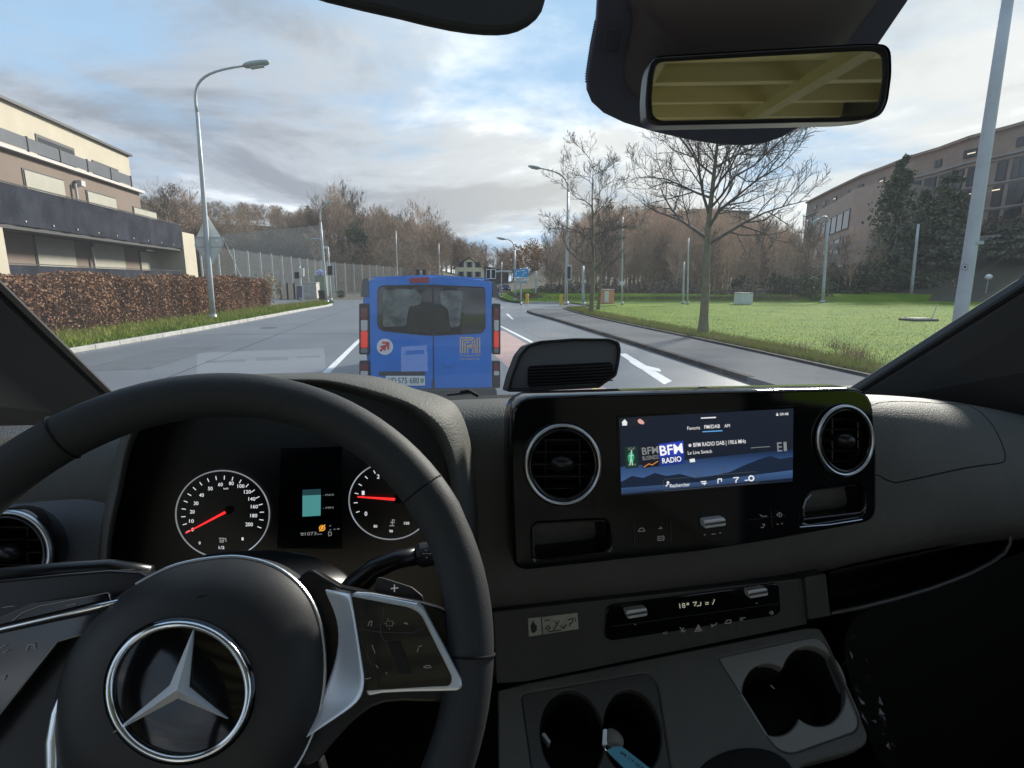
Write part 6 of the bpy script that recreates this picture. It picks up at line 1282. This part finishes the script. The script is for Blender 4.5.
# right spoke trim
ro = [(351.5, 593.2), (370, 594.5), (417, 603.5), (424, 609), (443, 644), (461.5, 679), (463, 687), (459, 691), (447, 691.5), (410, 692.2), (382.5, 693.5), (367.5, 696.5), (366, 691)]
wp('spoke_trim', ro, .0162, .022, mat('satin_paint_silver', (.66, .72, .80), .3, .55), None, .0022)
wl = [((324, 588.4), (350.8, 593.6)), ((328, 597), (351.6, 599)), ((334, 610), (353.4, 610)), ((338.5, 625), (356, 626)), ((339, 645), (359.2, 646)), ((334, 665), (362.4, 666)), ((328, 682), (365.4, 684)), ((322.5, 694), (362, 698)), ((317, 704), (352, 707.5)), ((312.5, 716), (338, 717)), ((307, 728), (321, 728)), ((303, 739), (305, 738.6))]  # left edge drawn in; black spoke stands in for the trim's dark reflection
hl = [.010, .007, .004, .003, .003, .003, .003, .003, .003, .004, .006, .007]; hr_ = [.017, .0175, .018, .0185, .019, .0195, .020, .019, .017, .013, .009, .0075]
V = []; k = 9
for (l_, r_), a_, b_ in zip(wl, hl, hr_):
    for i in range(k): t_ = i/(k-1); V.append(onp(l_[0]*(1-t_)+r_[0]*t_, l_[1]*(1-t_)+r_[1]*t_, shift(plW0, a_+(b_-a_)*t_**1.35+.0015)))
F = [(i*k+j, i*k+j+1, (i+1)*k+j+1, (i+1)*k+j) for i in range(len(wl)-1) for j in range(k-1)]
o_ = mesh('spoke_wing', V, F, mat('satin_paint_silver', (.66, .72, .80), .3, .55), sw, smooth=True, subsurf=1, solid=.0015)
tp = wp('touch_panel', round_px([(351.5, 596.5), (409, 607.5), (420.5, 613.5), (452.5, 678), (450, 686.2), (430, 687), (365.5, 691)], [1, 4, 6, 4, 4, 2, 1]), .0172, .004, mat('touch_black', (.012, .014, .018), .07, spec=.6, coat=.3), None, .0006)
tq = shift(plW0, .0176); mb = MB()
strokes(mb, tq, [[(368, 626), (369.5, 621.5), (372, 621), (371, 626)], [(388, 618.5), (388, 619.5)], [(384, 623.5), (385, 623.5)], [(393.5, 623.4), (394.5, 623.4)], [(389.4, 628.5), (389.4, 629.3)], [(404, 623.5), (407.5, 623.2), (407.5, 625)], [(404, 623.5), (405.2, 622.2)], [(418, 646.5), (421.5, 646)], [(417, 652), (418.5, 648)], [(423.5, 667), (426, 665.4), (430, 665.6), (431, 667.5), (427, 668), (423.5, 667)], [(402, 670), (405.4, 669)], [(402, 666), (404, 671)], [(365, 679), (371, 678)], [(376, 665), (378, 668)], [(386, 672), (386.8, 674)], [(372, 645), (375, 653)]], .7)
strokes(mb, tq, [[(386.5, 621), (392.5, 621), (392.5, 626), (386.5, 626), (386.5, 621)]], .4); mb.build('panel_symbols', M_dim_e, tp)
mb = MB(); strokes(mb, tq, [[(357, 628), (380, 632), (412, 633), (424, 628)], [(380, 632), (384, 641), (396, 641.5)], [(384, 606.5), (380, 632)], [(357, 630), (371, 664)]], .5); mb.build('panel_grooves', mat('groove_grey', (.06, .06, .065)), tp)
plate('slider', round_px([(386, 641), (401, 641.5), (412, 674), (399, 676)], 3), shift(tq, .0008), .002, M_gloss2, tp, .0004)
# left spoke: silver line, crescent and black touch panel
lo = [(135, 596.6), (120, 600.5), (60, 614), (0, 628.2), (-40, 638), (-40, 640.5), (0, 630.2), (60, 617), (116, 605.5), (108, 614), (90, 636), (72, 665), (58, 700), (52, 735), (51, 768), (53, 800), (60, 800), (59, 768), (60, 740), (64, 712), (76, 676), (92, 645), (112, 616)]
mb = MB(); P = [onp(*q, shift(plW0, .009)) for q in ((-45, 639.5), (0, 629.4), (60, 615.4), (100, 606), (134, 597.4))]; mb.tube(P, [.0014, .0014, .0015, .0018, .0010], 8); mb.build('spoke_trim', M_chrome, sw, smooth=True)
P = [onp(*q, shift(plW0, .009)) for q in ((133, 598), (116, 610), (100, 628), (84, 656), (70, 684), (60, 712), (55, 740), (54, 770), (58, 805))]; mb = MB(); mb.tube(P, [.0008, .0013, .0018, .0026, .0036, .0044, .0046, .0042, .0034], 12); mb.build('spoke_trim', mat('brushed_silver', (.78, .82, .88), .24, 1), sw, smooth=True)
lp = wp('touch_panel', [(-40, 643), (0, 633), (55, 621), (104, 611), (86, 634), (57, 642.5), (30, 676), (0, 714), (-40, 765)], .007, .004, mat('touch_black', (.01, .01, .01)), None, .0005)
mb = MB(); tq2 = shift(plW0, .0075); strokes(mb, tq2, [[(57, 642), (30, 676), (0, 714)]], .6); strokes(mb, tq2, [[(25.5, 651), (28, 645), (34, 644), (34, 649)], [(0, 648), (6, 645)], [(3, 653), (8, 650)], [(0, 678), (5, 676), (2, 681)]], .8); mb.build('panel_symbols', M_dim_e, lp)
up = wp('upper_panel', [(-40, 628), (0, 617), (35, 602), (109, 592.5), (110, 599), (60, 611), (0, 625), (-40, 634)], .006, .004, M_gloss, None, .0005)
mb = MB(); strokes(mb, shift(plW0, .0065), [[(12, 621), (22, 613), (40, 606), (108, 592.6), (110.5, 600)], [(66, 606), (76, 603.6)], [(2, 607.5), (14, 606)]], .6); mb.build('panel_lines', M_dim_e, up)
# ---- column shroud, stalks and paddle : parts of the steering column
col_ = thing('steering_column', 'black steering column shroud with indicator stalk behind the wheel', 'steering column', WC+np.array([0, .12, -.05]))
dome('shroud', smooth_px([(150, 590), (200, 556), (262, 550), (310, 556), (345, 573), (362, 600), (365, 650), (340, 720), (180, 740), (120, 680)], 4), planeN(WC+np.array([0, .13, -.02]), WN), .05, M_gloss2, col_, rings=8, power=3)
A_, B_ = atY(352, 590, .44), atY(426, 553.5, .43); mb = MB(); P = [atY(*q, .44) for q in ((345, 600), (357, 584), (375, 568), (396, 559.5), (418, 555.8))]; mb.tube(P, [.012, .011, .0095, .0085, .008], 14); s1_ = mb.build('stalk', M_gloss2, col_, smooth=True)
P = [atY(*q, .44) for q in ((417, 556), (421, 555.2), (433, 553), (437, 552.3))]; mb = MB(); mb.tube(P, [.0085, .0108, .0108, .008], 18); mb.build('stalk_knob', M_hub, s1_)
mb = MB(); strokes(mb, planeN(atY(427, 554, .428), (0, -1, .1)), [[(425, 549.5), (426.5, 550.5)], [(422.5, 553.5), (424.5, 553.6)], [(429, 553.8), (431, 553.5)], [(426, 558), (427.5, 557)], [(426.4, 553.2), (427.6, 553.6)]], .7); mb.build('stalk_symbols', M_dim_e, s1_)
pp_ = planeN(WC+WN*-.02, WN)
pdl = plate('paddle', round_px([(377, 577), (384, 578), (412, 587), (423, 596), (424, 603), (395, 603), (374, 590)], 2.5), pp_, .005, M_hub, sw, .001)
mb = MB(); strokes(mb, pp_, [[(394.4, 584.8), (394.4, 591.6)], [(391, 588.6), (398, 587.8)]], 1.1); mb.build('plus_mark', M_grey_e, pdl)
pl_l = shift(plW0, -.05); mb = MB(); P = [onp(*q, pl_l) for q in ((150, 575), (110, 569), (60, 572), (0, 578), (-40, 583))]; mb.tube(P, [.007]*5, 14); l_ = mb.build('stalk', M_gloss2, col_, smooth=True)
mb = MB(); strokes(mb, shift(pl_l, .008), [[(89, 572), (96, 571.6)], [(121, 569.6), (134, 569.4)], [(0, 586), (8, 585)]], .8); mb.build('stalk_symbols', M_dim_e, l_)

# =================================================================== CAMERA POD AND PAPER ON THE DASH
plQ = planeN(atY(565, 388, .86), (0, -1, .15)); pod = thing('dash_camera_pod', 'black rounded unit with a slatted grille standing on the dash before the windscreen', 'dash unit', onp(565, 390, plQ))
po = round_px([(507, 392), (511, 376), (519, 355), (527, 345), (541, 340.5), (575, 338), (610, 338.2), (619.5, 341.5), (621.5, 350), (619.5, 364), (617, 376), (604, 384.5), (600, 388), (520, 392)], 3)
pi_ = [tuple(np.array([565, 364])+(np.array(q)-np.array([565, 364]))*np.array([.955, .90])) for q in po]
frame('pod_rim', po, pi_, plQ, .05, M_rubber, pod, .003); plate('pod_face', pi_, shift(plQ, -.006), .04, mat('pod_plastic', (.085, .088, .095), .55, bump=.2, bscale=900), pod, .002)
plate('grille_recess', round_px([(528, 366), (612, 362), (614, 378), (600, 383), (528, 387)], 4), shift(plQ, -.0045), .01, M_black, pod)
mb = MB()
for i in range(6): y = 367.5+i*3.1; mb.tube([onp(529, y+1.6, shift(plQ, -.001)), onp(570, y, shift(plQ, -.0005)), onp(613, y-2.6, shift(plQ, -.001))], .0011, 6)
mb.build('grille_slats', M_gloss2, pod)
mb = MB(); mb.tube([onp(460, 392, shift(plQ, .0)), onp(468, 390.5, plQ), onp(478, 396, plQ)], .003, 6); w_ = thing('wiper_tip', 'small black wiper arm end at the windscreen foot below the blue van', 'wiper', onp(468, 392, plQ)); mb.build('arm', M_rubber, w_); mb = MB(); mb.tube([onp(447, 395, plQ), onp(470, 392.5, plQ)], .002, 6); mb.build('blade', M_rubber, w_)
# sheet of paper lying on the dash top; the windscreen shows its faint mirror image
def mirrored(px, py, zp):
    d = ray(px, py); n = plW2[1]; Q = onp(px, py, plW2); r_ = d-2*(d@n)*n; return Q+r_*((zp-Q[2])/r_[2])
PC = [mirrored(*q, 1.690) for q in ((197, 353), (324, 348), (326, 371), (197, 376))]
print('PAPER', [tuple(p.round(3)) for p in PC])
M_paper = mat('paper_white', (.75, .76, .78), .7)
def paper(name, label, corners, prints):
    P = [mirrored(*q, 1.676) for q in corners]; c = np.mean(P, 0); t = thing(name, label, 'paper', c)
    V = [p for p in P]+[p-np.array([0, 0, .0008]) for p in P]; mesh('sheet', V, [(0, 1, 2, 3), (4, 7, 6, 5), (0, 4, 5, 1), (1, 5, 6, 2), (2, 6, 7, 3), (3, 7, 4, 0)], M_paper, t)
    mb = MB()
    for a, b, w_ in prints:
        A_, B_ = mirrored(*a, 1.6765), mirrored(*b, 1.6765); s_ = (B_-A_)/np.linalg.norm(B_-A_); q = np.array([-s_[1], s_[0], 0])*w_; mb.add([A_-q, B_-q, B_+q, A_+q], [(0, 1, 2, 3)])
    mb.build('print', mat('print_grey', (.10, .10, .12), .7), t)
paper('paper_slip', 'white printed paper slip lying on the dash top behind the steering wheel', ((197, 353), (324, 348), (326, 372), (197, 376)), [((206, 362), (246, 360.5), .002), ((256, 359.5), (288, 358.5), .0028), ((297, 357.5), (320, 356.5), .002)])
paper('ghost_card', 'unseen white card with dark header added on the dash top for its reflection', ((401, 347), (427, 345), (428, 371), (401, 372)), [((406, 353), (424, 352), .004)])  # card added to lay a pale reflection over the van

# crinkled clear film beside the right cup holder
mf = bpy.data.materials.new('clear_film'); mf.use_nodes = True; tt = mf.node_tree; tt.nodes.remove(tt.nodes['Principled BSDF'])
tr = tt.nodes.new('ShaderNodeBsdfTransparent'); g1 = tt.nodes.new('ShaderNodeBsdfGlossy'); g1.inputs['Roughness'].default_value = .12; mx = tt.nodes.new('ShaderNodeMixShader'); mx.inputs[0].default_value = .05
tt.links.new(tr.outputs[0], mx.inputs[1]); tt.links.new(g1.outputs[0], mx.inputs[2]); tt.links.new(mx.outputs[0], tt.nodes['Material Output'].inputs[0])
plX = plane3(atY(832, 632, .63), atY(905, 640, .66), atY(880, 745, .52)); fr = random.Random(4); V = []; nx_, ny_ = 9, 18
for j in range(ny_):
    for i in range(nx_):
        u_, v_ = i/(nx_-1), j/(ny_-1); x_ = 833+v_*38+u_*(34-10*v_); y_ = 630+v_*112+u_*8; V.append(onp(x_+fr.uniform(-2, 2), y_+fr.uniform(-2, 2), shift(plX, -.012+fr.uniform(-.005, .005))))
ft = thing('plastic_film', 'crinkled clear plastic film hanging beside the right cup holder', 'plastic film', V[0]); mesh('film_sheet', V, [(j*nx_+i, j*nx_+i+1, (j+1)*nx_+i+1, (j+1)*nx_+i) for j in range(ny_-1) for i in range(nx_-1)], mf, ft)
